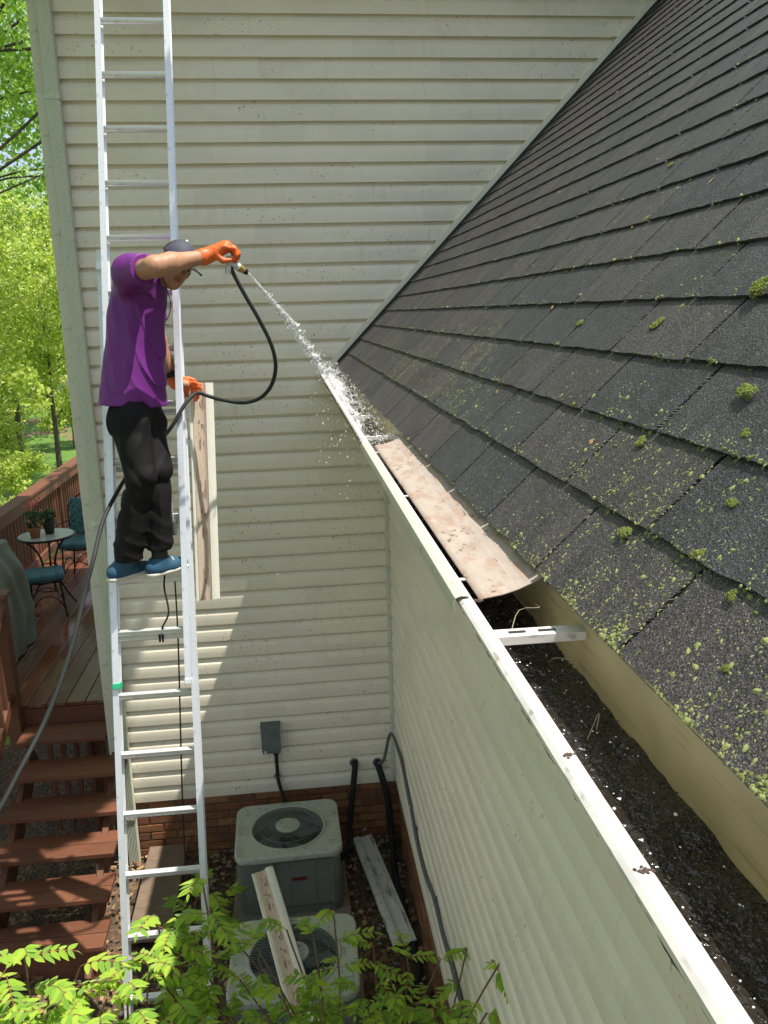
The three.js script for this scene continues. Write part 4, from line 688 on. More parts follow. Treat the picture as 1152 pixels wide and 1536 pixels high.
  const shirtSDF = (x, y, z) => {
    let d = smin(shirtCore(x, y, z), sleeves(x, y, z), 0.07);
    const px = x - J.rSh.x, py = y - J.rSh.y, pz = z - J.rSh.z; const q = px * 0.95 + py * 0.30 + 0.35 * pz, along = px * pull.x + py * pull.y;
    const front = sstep(-0.05, 0.10, x - J.chest.x + 0.25 * (J.chest.y - y) * 0.2), side = sstep(-0.2, 0.0, pz);
    const fold = 1 - Math.abs(Math.sin(q * 52 + 2.6 * noise3(along * 2.4, q * 5, 1.5)));
    d -= 0.017 * (fold * fold - 0.3) * (0.15 + 0.85 * front) * sstep(0.02, 0.16, along) * (0.4 + 0.6 * side);
    d += 0.006 * noise3(x * 9, y * 6, z * 9) + 0.003 * noise3(x * 25, y * 14, z * 25);
    d = Math.max(d, hemY - 0.012 * Math.sin((x - J.pelvis.x) * 7 + 1) - 0.14 * Math.max(0, x - J.pelvis.x) - y);
    const eR = (x - slR.x) * rDir.x + (y - slR.y) * rDir.y + (z - slR.z) * rDir.z, nearR = Math.hypot(x - slR.x, y - slR.y, z - slR.z); if (nearR < 0.16) d = Math.max(d, eR);
    const eL = (x - slL.x) * lDir.x + (y - slL.y) * lDir.y + (z - slL.z) * lDir.z, nearL = Math.hypot(x - slL.x, y - slL.y, z - slL.z); if (nearL < 0.13) d = Math.max(d, eL);
    return d;
  };
  const [sl, sh] = bounds([V(rows[7].x - 0.17, hemY, 1.32), V(J.rEl.x, rows[0].y, 1.8), J.lSh, J.lEl, V(rows[3].x + 0.15, 4.2, 1.5)], 0.11);
  const mShirt = M({ map: tex(128, 128, (u, v) => { const k = 0.93 + 0.14 * hash(Math.floor(u * 128), Math.floor(v * 128), 3); return [0.145 * k, 0.014 * k, 0.19 * k]; }, [0.06, 0.06]), roughness: 0.55 });
  const shirt = mesh('polo_shirt', nets(shirtSDF, sl, sh, 0.006), mShirt, P);
  // collar round the neck
  { const c = J.top.clone().lerp(neckTop, 0.45), n = neckTop.clone().sub(J.top).normalize(); const g = new THREE.CylinderGeometry(0.072, 0.088, 0.055, 24, 3, true, 0.5, 5.4); g.applyQuaternion(new THREE.Quaternion().setFromUnitVectors(V(0, 1, 0), n)).translate(c.x, c.y, c.z); mShirt.side = THREE.DoubleSide; mesh('collar', g, mShirt, shirt); }

  // trousers
  const hemR = J.rAn.clone().add(V(0.005, 0.012, 0)), hemL = J.lAn.clone().add(V(0.008, 0.035, 0));
  const trCore = uni([cap(J.pelvis.clone().add(V(-0.01, 0.03, 0)), J.rHip, 0.108, 0.110), cap(J.pelvis.clone().add(V(0, 0.03, 0)), J.lHip, 0.108, 0.108), cap(J.rHip, J.rKn, 0.100, 0.072), cap(J.lHip, J.lKn, 0.100, 0.069), cap(J.rKn, hemR, 0.071, 0.068), cap(J.lKn, hemL, 0.068, 0.064)], 0.022);
  const trSDF = (x, y, z) => {
    let d = trCore(x, y, z); const yk = y - J.lKn.y;
    const ph = y * 34 + x * 46 + z * 20 + 3.5 * noise3(x * 5, y * 4, z * 5), rg = 1 - Math.abs(Math.sin(ph * 0.5)), vr = 1 - Math.abs(Math.sin(x * 34 - y * 6 + z * 22 + 3 * noise3(x * 4, y * 3, z * 4)));
    d += 0.012 * (rg * rg - 0.4) * (0.15 + 0.85 * Math.exp(-(((yk + 0.06) / 0.15) ** 2))) - 0.010 * (vr * vr - 0.3) * (0.3 + 0.7 * sstep(0.0, 0.25, Math.abs(yk))) + 0.006 * noise3(x * 12, y * 8, z * 12) - 0.009 * Math.pow(1 - Math.abs(Math.sin(y * 36 + x * 24)), 2) * (1 - sstep(0, 0.2, y - hemL.y));
    d = Math.max(d, (Math.abs(x - hemR.x) < Math.abs(x - hemL.x) ? hemR.y - 0.03 : hemL.y - 0.03) - y); return Math.max(d, y - (hemY + 0.10));
  };
  const [tl, th] = bounds([J.rHip, J.lHip, J.rKn, J.lKn, hemR, hemL, J.pelvis], 0.16);
  mesh('trousers', nets(trSDF, tl, th, 0.009), M({ color: lin(0.0095, 0.0088, 0.0100), roughness: 0.7, physical: true, specularIntensity: 0.4 }), P);

  // shoes on the rung
  const mShoe = M({ map: tex(128, 128, (u, v) => { const k = 0.75 + 0.5 * hash(Math.floor(u * 90), Math.floor(v * 90), 6); return [0.022 * k, 0.085 * k, 0.15 * k]; }, [0.05, 0.05]), roughness: 0.75 }), mSole = M({ color: lin(0.62, 0.58, 0.52), roughness: 0.6 }), mSock = M({ color: lin(0.03, 0.03, 0.032), roughness: 0.8 });
  const shoe = (heel, toe, ank) => {
    const d = toe.clone().sub(heel).setY(0).normalize(), s = V(-d.z, 0, d.x); const y0 = Math.min(heel.y, toe.y);
    const h = heel.clone().setY(y0 + 0.042), t = toe.clone().setY(y0 + 0.030), mid = h.clone().lerp(t, 0.55);
    const up = uni([cap(h, mid, 0.041, 0.043), cap(mid, t, 0.043, 0.030), cap(h.clone().addScaledVector(d, 0.03), ank, 0.046, 0.045)], 0.03);
    const sdf = (x, y, z) => { let q = up(x, y, z); q = Math.max(q, y0 + 0.018 - y, y - (ank.y - 0.005)); return q; };
    const pts = [h, t, ank]; const [a, b] = bounds(pts, 0.06); const m = mesh('shoe', nets(sdf, a, b, 0.006), mShoe, P);
    const sole = nets((x, y, z) => Math.max(Math.min(cap(h, mid, 0.046, 0.048)(x, y0 + 0.03, z), cap(mid, t, 0.048, 0.036)(x, y0 + 0.03, z)), y - (y0 + 0.022), y0 - y), a, b, 0.006);
    mesh('sole', sole, mSole, m);
    const st = h.clone().lerp(t, 0.52); mesh('side_stripe', bar(st.clone().add(V(0, 0.052, 0)).addScaledVector(s, 0.030), st.clone().addScaledVector(d, 0.025).add(V(0, 0.0, 0)).addScaledVector(s, 0.043), 0.008, 0.004, s), mSole, m);
    return m;
  };
  const ry = J.rAn.y; const sR = atZ(172, 862, 1.70), tR = atZ(219, 864, 1.565), sL = atZ(230, 862, 1.655), tL = atZ(277, 863, 1.53);
  const treadY = flyAt(10).y + 0.012; for (const q of [sR, tR, sL, tL]) q.y = treadY;
  shoe(sR, tR, J.rAn.clone().setY(treadY + 0.115)); shoe(sL, tL, J.lAn.clone().setY(treadY + 0.10));
  mesh('sock', [rod(J.lAn.clone().setY(treadY + 0.09), J.lAn.clone().add(V(0, 0.03, 0)), 0.042, 12), rod(J.rAn.clone().setY(treadY + 0.10), J.rAn.clone().add(V(0, 0.02, 0)), 0.042, 12)], mSock, P);

  // cap
  const capSDF = (x, y, z) => { const [a, b, c] = headLocal(x, y, z); const d = ell(V(0, 0.028, -0.012), 0.0845, 0.103, 0.104)(a, b, c); return Math.max(d, 0.042 - 0.10 * (c + 0.02) * 0.25 - b); };
  const capCol = (x, y, z) => { const [a, b, c] = headLocal(x, y, z); const n = 1 + 0.15 * noise3(x * 200, y * 200, z * 200); return (c > -0.01 ? [0.055, 0.055, 0.085] : [0.025, 0.026, 0.032]).map(q => q * n); };
  const capM = M({ vertexColors: true, roughness: 0.75 });
  const hat = mesh('cap', nets(capSDF, ...bounds([J.head], 0.15), 0.0045, capCol), capM, P);
  { const sh2 = []; const n = 18, m = 6; const pos = [], ix = []; for (let j = 0; j <= m; j++) for (let i = 0; i <= n; i++) { const a = (i / n - 0.5) * 2.3, q = 0.098 + 0.075 * (j / m) * Math.cos(a * 0.68); const c = headWorld(Math.sin(a) * q * 0.84, 0.045 - 0.022 * (a * a) * 0.35 - 0.016 * (j / m), Math.cos(a) * q - 0.010); pos.push(c.x, c.y, c.z); }
    for (let j = 0; j < m; j++) for (let i = 0; i < n; i++) { const a = j * (n + 1) + i; ix.push(a, a + 1, a + n + 2, a, a + n + 2, a + n + 1); }
    const top = new THREE.BufferGeometry(); top.setAttribute('position', new THREE.Float32BufferAttribute(pos, 3)); top.setIndex(ix); const bot = top.clone().translate(-HU.x * 0.004, -HU.y * 0.004, -HU.z * 0.004); top.computeVertexNormals(); bot.computeVertexNormals();
    mesh('visor', [top, bot], M({ color: lin(0.014, 0.014, 0.017), roughness: 0.7, side: THREE.DoubleSide }), hat); mesh('button', new THREE.SphereGeometry(0.007, 8, 6).translate(...headWorld(0, 0.132, -0.012).toArray()), capM.clone(), hat); }

  // rubber gloves: palm, four fingers and thumb, each finger a chain of its own
  const glove = (W, K, chains, thumb, cuffFrom) => {
    const parts = [cap(W, K[0].clone().lerp(K[3], 0.5), 0.033, 0.030), cap(W.clone().lerp(K[0], 0.25), K[0], 0.024, 0.0165), cap(W.clone().lerp(K[1], 0.3), K[1], 0.024, 0.017), cap(W.clone().lerp(K[2], 0.3), K[2], 0.024, 0.017), cap(W.clone().lerp(K[3], 0.25), K[3], 0.024, 0.016)];
    const palm = uni(parts, 0.02); const fs = chains.map((c, i) => { const pts = [K[i], ...c]; const r = [0.0125, 0.0115, 0.0105, 0.0095]; return uni(pts.slice(0, -1).map((p, j) => cap(p, pts[j + 1], r[j], r[j + 1])), 0.004); });
    const th_ = uni(thumb.slice(0, -1).map((p, j) => cap(p, thumb[j + 1], [0.019, 0.0135, 0.0115][j], [0.0135, 0.0115, 0.010][j])), 0.006);
    const cuff = cap(cuffFrom, W, 0.040, 0.036);
    const sdf = (x, y, z) => { let d = palm(x, y, z); for (const f of fs) d = smin(d, f(x, y, z), 0.007); d = smin(d, th_(x, y, z), 0.012); d = smin(d, cuff(x, y, z), 0.02); return d + 0.0016 * noise3(x * 70, y * 70, z * 70) + 0.0018 * Math.sin((x + y) * 260) * sstep(0.05, 0.0, Math.hypot(x - W.x, y - W.y, z - W.z)); };
    const all = [W, cuffFrom, ...K, ...chains.flat(), ...thumb]; const [a, b] = bounds(all, 0.05); return mesh('glove', nets(sdf, a, b, 0.0036), M({ color: lin(0.72, 0.125, 0.018), roughness: 0.5 }), P);
  };
  const zH = 1.66; const pz = (px, py, z) => atZ(px, py, z);
  glove(J.rWr.clone(), [pz(337, 371, zH + 0.035), pz(341, 368, zH + 0.012), pz(341, 368, zH - 0.012), pz(338, 371, zH - 0.033)],
    [[pz(350, 373, zH + 0.034), pz(354, 383, zH + 0.026), pz(350, 390, zH + 0.018)], [pz(352, 372, zH + 0.010), pz(358, 381, zH + 0.008), pz(354, 391, zH + 0.004)], [pz(352, 374, zH - 0.012), pz(357, 385, zH - 0.010), pz(352, 394, zH - 0.006)], [pz(348, 377, zH - 0.032), pz(352, 388, zH - 0.024), pz(347, 394, zH - 0.015)]],
    [pz(325, 384, zH + 0.034), pz(335, 391, zH + 0.040), pz(345, 390, zH + 0.034)], J.rEl.clone().lerp(J.rWr, 0.92));
  const zL = 1.205;
  glove(J.lWr.clone(), [pz(281, 575, zL), pz(283, 580, zL - 0.012), pz(283, 586, zL - 0.02), pz(280, 592, zL - 0.02)],
    [[pz(292, 574, zL + 0.022), pz(299, 577, zL + 0.040), pz(298, 581, zL + 0.046)], [pz(293, 580, zL + 0.018), pz(300, 583, zL + 0.040), pz(297, 588, zL + 0.046)], [pz(293, 587, zL + 0.015), pz(299, 589, zL + 0.038), pz(296, 594, zL + 0.044)], [pz(290, 593, zL + 0.012), pz(296, 596, zL + 0.034), pz(293, 600, zL + 0.04)]],
    [pz(272, 571, zL + 0.0), pz(281, 568, zL - 0.03), pz(291, 570, zL - 0.035)], J.lEl.clone().lerp(J.lWr, 0.94));
  { const d = J.lWr.clone().sub(J.lEl).normalize(), c = J.lEl.clone().lerp(J.lWr, 0.80); const w = mesh('wristwatch', new THREE.CylinderGeometry(0.0385, 0.040, 0.028, 20).applyQuaternion(new THREE.Quaternion().setFromUnitVectors(V(0, 1, 0), d)).translate(c.x, c.y, c.z), mBlackFoam, P); const n = V(0.3, 0.3, 0.9).addScaledVector(d, -V(0.3, 0.3, 0.9).dot(d)).normalize(); mesh('watch_face', rbox(0.034, 0.010, 0.034, 0.004).applyQuaternion(new THREE.Quaternion().setFromUnitVectors(V(0, 1, 0), n)).translate(...c.clone().addScaledVector(n, 0.040).toArray()), mIron, w); }
  mesh('earphone_cord', tube([headWorld(-0.05, -0.08, 0.03), atZ(252, 440, 1.60), atZ(256, 455, 1.60), atZ(253, 474, 1.60), atZ(247, 486, 1.61), atZ(253, 488, 1.61)], 0.0022, 30, 5), mRope, P);
}

// ------------------------------------------------------------------ hose, nozzle and water
const NZ = atZ(371, 409, 1.62);
{
  const T = thing('garden_hose', 'dark rubber garden hose looping from the spray nozzle past the ladder', 'hose');
  const q = (x, y, z) => atZ(x, y, z);
  mesh('hose', tube([q(345, 398, 1.655), q(349, 408, 1.65), q(366, 440, 1.63), q(389, 480, 1.60), q(408, 520, 1.56), q(413.5, 550, 1.52), q(407, 578, 1.46), q(390, 597, 1.40), q(365, 604, 1.35), q(335, 600, 1.31), q(312, 594, 1.285), q(297, 589, 1.30), q(284, 598, 1.36), q(272, 615, 1.40), q(260, 636, 1.425), q(240, 662, 1.425), q(216, 688, 1.43), q(194, 710, 1.46), q(172, 745, 1.62), q(154, 783, 1.80), q(141, 835, 2.0), q(127, 890, 2.08), q(112, 955, 2.18), q(92, 1020, 2.28), q(66, 1085, 2.38), q(30, 1155, 2.52), q(0, 1212, 2.62), q(-50, 1290, 2.75), q(-110, 1370, 2.9)], 0.0105, 200, 10), mHose, T);
  const a = atZ(344, 392, 1.655), dir = NZ.clone().sub(a).normalize();
  const nz = mesh('nozzle', [rod(a.clone().addScaledVector(dir, -0.02), a.clone().addScaledVector(dir, 0.055), 0.017, 14, 0.019), rod(a.clone().addScaledVector(dir, 0.0), a.clone().add(V(-0.012, -0.06, 0)), 0.015, 12), rbox(0.03, 0.02, 0.026, 0.005).translate(a.x + 0.012, a.y + 0.016, a.z)], mPlasticGrey, T);
  mesh('brass_tip', [rod(a.clone().addScaledVector(dir, 0.055), a.clone().addScaledVector(dir, 0.085), 0.021, 14, 0.0165)], mBrass, nz);
  mesh('black_collar', [rod(a.clone().addScaledVector(dir, 0.085), NZ, 0.0155, 14, 0.013)], mBlackFoam, nz);
}
{
  const T = thing('water_spray', 'white jet of water breaking into drops as it hits the gutter', 'water');
  const mW = M({ color: lin(0.97, 0.98, 1.0), roughness: 0.12, transmission: 0.5, thickness: 0.004, ior: 1.33 }), mDrop = M({ color: lin(1, 1, 1), roughness: 0.08, transmission: 0.6, thickness: 0.005, ior: 1.33 });
  const end = V(0.245, 3.735, 0.85), path = t => NZ.clone().lerp(end, t).add(V(0, 0.07 * t * (1 - t) * 1.4, 0));
  const n = 420, rad = 8, pos = [], ix = []; const ex = V(0.6, 0.75, 0).normalize(), ey = V(0, 0, 1);
  for (let i = 0; i <= n; i++) { const t = i / n, c = path(t); const w = 0.0055 + 0.014 * t; const k = 0.55 + 1.1 * Math.pow(Math.abs(noise3(t * 46, 1.7, 3)), 0.7) * sstep(0.05, 0.4, t) + 0.3 * (1 - t); const off = 0.022 * sstep(0.15, 0.8, t); c.x += off * noise3(t * 30, 5, 1); c.y += off * noise3(t * 30, 9, 4); for (let j = 0; j < rad; j++) { const a = j / rad * Math.PI * 2, r = w * k * (0.7 + 0.7 * Math.abs(noise3(t * 120, j * 1.3, 7))); pos.push(...c.clone().addScaledVector(ex, Math.cos(a) * r).addScaledVector(ey, Math.sin(a) * r).toArray()); } }
  for (let i = 0; i < n; i++) for (let j = 0; j < rad; j++) { const a = i * rad + j, b = i * rad + (j + 1) % rad; ix.push(a, b, b + rad, a, b + rad, a + rad); }
  const g = new THREE.BufferGeometry(); g.setAttribute('position', new THREE.Float32BufferAttribute(pos, 3)); g.setIndex(ix); g.computeVertexNormals(); mesh('jet', g, mW, T);
  const sph = new THREE.SphereGeometry(1, 8, 6), list = [];
  const drop = (x, y, z, r) => list.push(sph.clone().scale(r, r * rr(1.0, 2.4), r).rotateZ(rr(-1, 1)).rotateX(rr(-0.8, 0.8)).translate(x, y, z));
  for (let i = 0; i < 700; i++) { const t = Math.pow(rnd(), 0.6), c = path(t), s = 0.008 + 0.035 * t; drop(c.x + s * (rnd() + rnd() - 1) * 1.3, c.y + s * (rnd() + rnd() - 1) * 1.3 - 0.02 * rnd() * t, c.z + s * (rnd() - 0.5) * 2, rr(0.0010, 0.0036)); }
  for (let i = 0; i < 1900; i++) { const z = 0.3 + 3.2 * Math.pow(rnd(), 1.25), f = 1 - z / 4.6; drop(0.228 + 0.10 * rnd(), 3.705 + 0.10 * f * Math.pow(rnd(), 2.2), z, rr(0.0008, 0.0028) * (0.55 + 0.45 * f)); }
  for (let i = 0; i < 220; i++) { const z = rr(0.6, 3.9); drop(0.215 - 0.12 * Math.pow(rnd(), 2), 3.70 - 0.45 * Math.pow(rnd(), 2.4) + 0.05 * rnd(), z, rr(0.0007, 0.0022)); }
  for (let i = 0; i < 170; i++) drop(rr(-0.15, 0.62), rr(0.3, 3.5), rr(0.3, 3.2), rr(0.0012, 0.0026));
  { // froth tumbling along the trough
    const n2 = 520, ra = 12, ps = [], ii = []; for (let i = 0; i <= n2; i++) { const t = i / n2, z = 0.35 + 2.6 * t, w = 0.016 * Math.pow(1 - t, 0.6) * (0.55 + 0.9 * Math.abs(noise3(z * 9, 2, 8))) + 0.002; for (let j = 0; j < ra; j++) { const a = j / ra * Math.PI * 2, r = w * (0.45 + 1.3 * Math.pow(Math.abs(noise3(z * 55, Math.cos(a) * 2.4 + 5, Math.sin(a) * 2.4)), 0.8)); ps.push(0.266 + 0.014 * noise3(z * 6, 1, 1) + 1.5 * r * Math.cos(a), 3.688 + 0.012 * (1 - t) + r * Math.sin(a), z); } }
    for (let i = 0; i < n2; i++) for (let j = 0; j < ra; j++) { const a = i * ra + j, b = i * ra + (j + 1) % ra; ii.push(a, b + ra, b, a, a + ra, b + ra); }
    const fg = new THREE.BufferGeometry(); fg.setAttribute('position', new THREE.Float32BufferAttribute(ps, 3)); fg.setIndex(ii); fg.computeVertexNormals(); mesh('froth', fg, mW, T);
  }
  stuff(mesh('drops', mergeGeometries(list.map(q => q)), mDrop, T));
  // churned water running along the gutter trough
  const wp = new THREE.PlaneGeometry(0.098, 3.1, 16, 300).rotateX(-Math.PI / 2), p = wp.attributes.position; for (let i = 0; i < p.count; i++) { const x = p.getX(i) + 0.303, z = p.getZ(i) + 1.65; p.setXYZ(i, x, 3.634 + 0.006 * noise3(x * 60, z * 24, 2) + 0.012 * Math.max(0, noise3(x * 90, z * 50, 5)) * sstep(2.9, 0.8, z), z); } wp.computeVertexNormals();
  mesh('running_water', wp, M({ color: lin(0.9, 0.93, 0.95), roughness: 0.08, transmission: 0.9, thickness: 0.02, ior: 1.33 }), T);
}

// ------------------------------------------------------------------ moss and litter on the roof
{
  const mMoss = [lin(0.15, 0.17, 0.05), lin(0.24, 0.265, 0.095), lin(0.085, 0.105, 0.03)];
  const base = [0, 1, 2, 3].map(() => { const g = new THREE.IcosahedronGeometry(1, 1), p = g.attributes.position; const o = rr(0, 50); for (let i = 0; i < p.count; i++) { const k = 1 + 0.42 * noise3(p.getX(i) * 2 + o, p.getY(i) * 2, p.getZ(i) * 2); p.setXYZ(i, p.getX(i) * k, p.getY(i) * k, Math.max(-0.25, p.getZ(i) * k)); } g.computeVertexNormals(); return g; });
  const basis = new THREE.Matrix4().makeBasis(V(0, 0, 1), UPS, NRM), e = 0.127;
  const q = new THREE.Quaternion().setFromRotationMatrix(basis), lists = [[], [], []];
  const place = (s, z, r, hgt, m) => { const f = ((s / e) % 1 + 1) % 1; const h = 0.0098 - 0.0066 * f; const g = pick(base).clone(); const mm = new THREE.Matrix4().compose(roofP(s, z, h), q.clone().multiply(new THREE.Quaternion().setFromAxisAngle(V(0, 0, 1), rr(0, 6.3))), V(r * rr(0.7, 1.5), r * rr(0.6, 1.1), hgt)); g.applyMatrix4(mm); lists[m].push(g); };
  let n = 0, tries = 0;
  while (n < 17000 && tries++ < 400000) {
    const s = 2.2 * Math.pow(rnd(), 2.0), z = 0.15 + 5.75 * Math.pow(rnd(), 0.55); const d = roofP(s, z).distanceTo(CAM.pos);
    const patch = fbm(s * 5 + 3, z * 2.6, 17, 3); let w = sstep(0.36, 0.72, patch) * (s < 0.42 ? 1 : 0.34) * (s < 1.0 ? 1 : 0.4);
    if (s < 0.13) w *= 0.12 + 0.55 * sstep(4.7, 5.3, z); if (s > 0.1 && s < 0.45 && z > 3.4) w *= 1.8;
    if (rnd() > w) continue; n++;
    const r = rr(0.0008, 0.0024) * (rnd() < 0.06 ? 1.9 : 1); place(s, z, r, r * rr(0.2, 0.5), rnd() < 0.62 ? 1 : rnd() < 0.6 ? 0 : 2);
  }
  // tufts rooted along the butt edges
  for (let i = 0; i < 2300; i++) { const k = Math.floor(15 * Math.pow(rnd(), 1.3)), z = 0.15 + 5.75 * Math.pow(rnd(), 0.6); if (fbm(k * 3.1, z * 3, 27, 3) < 0.47) continue; if (k === 0 && rnd() < 0.85) continue; const r = rr(0.0016, 0.0042); place(k * e - 0.003 + rr(0, 0.008), z, r, r * rr(0.5, 1), pick([0, 0, 2, 1])); }
  lists.forEach((l, m) => { const o = stuff(mesh('moss_speckles', mergeGeometries(l), M({ color: mMoss[m], roughness: 0.95 }))); tag(o, ['olive green moss crumbs along the shingle edges', 'pale lichen flecks scattered over the lower shingles', 'dark green moss crumbs between the shingles'][m], 'moss'); });
  const roofAt = (px, py) => { const d = dirOf(px, py), t = EAVE.clone().setZ(0).sub(CAM.pos).dot(NRM) / d.dot(NRM), P = CAM.pos.clone().addScaledVector(d, t); return [P.clone().sub(EAVE).dot(UPS), P.z]; };
  const clump = (px, py, r, h, label) => {
    const [s, z] = roofAt(px, py); const T = thing('moss_clump', label, 'moss', 'moss clumps on the roof'); const c = roofP(s, z, 0.008); T.position.copy(c); T.quaternion.copy(q);
    const parts = [], tufts = []; const lob = [0, 1, 2, 3].map(() => [rr(-0.8, 0.8) * r, rr(-0.6, 0.6) * r]); for (let i = 0; i < 34; i++) { const L0 = pick(lob); const a = rr(0, 6.3), d = 0.75 * r * Math.sqrt(rnd()); const k = r * rr(0.12, 0.34); parts.push(pick(base).clone().scale(k, k, k * rr(0.5, 1.0)).translate(L0[0] + Math.cos(a) * d * 1.25, L0[1] + Math.sin(a) * d * 0.85, h * (1 - (d / r) ** 2) * rr(0.5, 1))); }
    for (let i = 0; i < 300; i++) { const L0 = pick(lob), a = rr(0, 6.3), d = 0.8 * r * Math.sqrt(rnd()), l = Math.min(0.0035, r * rr(0.12, 0.30)); tufts.push(new THREE.ConeGeometry(l * 0.22, l, 3).rotateX(Math.PI / 2 + rr(-0.7, 0.7)).rotateZ(rr(0, 6.3)).translate(L0[0] + Math.cos(a) * d * 1.3, L0[1] + Math.sin(a) * d * 0.9, h * (1 - (d / r) ** 2) + r * 0.14)); }
    mesh('cushion', parts, M({ color: lin(0.09, 0.115, 0.025), roughness: 0.95 }), T); mesh('shoot_tips', tufts, M({ color: lin(0.21, 0.25, 0.04), roughness: 0.95 }), T);
  };
  clump(1128, 597, 0.0125, 0.008, 'bright green moss cushion alone on a flat shingle by the larger scatter');
  clump(1151, 440, 0.017, 0.013, 'fat moss cushion at the edge of the upper shingles');
  for (const [px, py, r] of [[992, 491, 0.011], [943, 806, 0.0085], [1050, 842, 0.008], [1108, 902, 0.007], [968, 668, 0.007], [874, 489, 0.009], [1127, 657, 0.007], [1105, 760, 0.006], [1098, 1010, 0.005], [840, 520, 0.006], [1010, 250, 0.008], [975, 330, 0.007]]) clump(px, py, r * rr(0.7, 1.2), r * 0.25, 'small moss cushion grown on the shingles');
  // fallen blossom bits and leaf scraps
  const litter = []; for (let i = 0; i < 90; i++) { const s = 0.1 + 2.2 * rnd(), z = rr(0.3, 5.6); const f = (s / e) % 1; const g = new THREE.PlaneGeometry(rr(0.006, 0.016), rr(0.003, 0.007), 2, 1); const p = g.attributes.position; for (let k = 0; k < p.count; k++) p.setZ(k, rr(0, 0.004)); g.applyMatrix4(new THREE.Matrix4().compose(roofP(s, z, 0.0115 - 0.0066 * f), q.clone().multiply(new THREE.Quaternion().setFromAxisAngle(V(0, 0, 1), rr(0, 6.3))), V(1, 1, 1))); litter.push(g); }
  tag(stuff(mesh('leaf_litter', mergeGeometries(litter), M({ color: lin(0.36, 0.22, 0.09), roughness: 0.9, side: THREE.DoubleSide }))), 'dry brown scraps of leaf scattered over the roof', 'leaf litter');
}
// ------------------------------------------------------------------ debris and bubbles in the gutter
{
  const l = [], b = [], t = [];
  for (let i = 0; i < 2000; i++) { const z = 3.4 + 2.7 * rnd(), x = 0.262 + 0.088 * rnd(), r = rr(0.0006, 0.0022); l.push(new THREE.TetrahedronGeometry(r, 0).scale(1, 0.6, rr(1, 2.2)).rotateY(rr(0, 6)).translate(x, 3.642 + 0.006 * rnd(), z)); }
  tag(stuff(mesh('gutter_debris', mergeGeometries(l), M({ color: lin(0.03, 0.024, 0.018), roughness: 0.25 }))), 'dark rotted crumbs lying in the open gutter', 'debris');
  const ico = new THREE.IcosahedronGeometry(1, 2); for (let i = 0; i < 150; i++) { const z = 4.75 + 1.25 * rnd(), x = 0.255 + 0.085 * rnd(), r = rr(0.0004, 0.0011) * (rnd() < 0.08 ? 1.8 : 1); b.push(ico.clone().scale(r, r * 0.7, r * rr(0.8, 1.5)).translate(x, 3.648 + 0.004 * rnd(), z)); }
  tag(stuff(mesh('water_beads', mergeGeometries(b), M({ color: lin(0.95, 0.97, 1), roughness: 0.04, transmission: 0.5, thickness: 0.002, ior: 1.33 }))), 'shining drops of water on the gutter debris', 'water');
  for (let i = 0; i < 3; i++) { const z = rr(4.95, 5.7), x = rr(0.27, 0.33); t.push(tube([V(x, 3.652, z), V(x + rr(-0.02, 0.02), 3.66 + rr(0, 0.012), z + rr(-0.03, 0.03)), V(x + rr(-0.03, 0.03), 3.653 + rr(0, 0.02), z + rr(-0.06, 0.06))], 0.0006, 10, 4)); }
  t.push(tube([V(0.265, 3.69, 5.03), V(0.29, 3.712, 4.99), V(0.31, 3.716, 5.0), V(0.325, 3.70, 4.94)], 0.0007, 14, 4));
  const mFib = M({ color: lin(0.30, 0.25, 0.17), roughness: 0.8 }); t.forEach((q, i) => tag(mesh('root_fibre', q, mFib), i === t.length - 1 ? 'thin pale root fibre arching over the gutter hanger' : 'thin pale root fibre lying in the gutter debris', 'twig', 'root fibres in the gutter'));
  const dr = []; for (const [z, k] of [[4.945, 70], [5.375, 46], [5.535, 34]]) for (let i = 0; i < k; i++) dr.push(new THREE.IcosahedronGeometry(rr(0.0006, 0.0018), 0).scale(1.4, 0.6, 1).rotateY(rr(0, 6)).translate((z < 5 ? 0.243 : 0.229) + rr(-0.009, 0.009) * Math.abs(rr(-1, 1)), LIPY + (z < 5 ? -0.004 : 0.001) + rr(0, 0.002), z + rr(-0.005, 0.005) * Math.abs(rr(-1, 1))));
  tag(stuff(mesh('silt_crumbs', mergeGeometries(dr), M({ color: lin(0.075, 0.05, 0.04), roughness: 0.9 }))), 'lumps of dark silt stuck on the white gutter lip', 'debris');
}

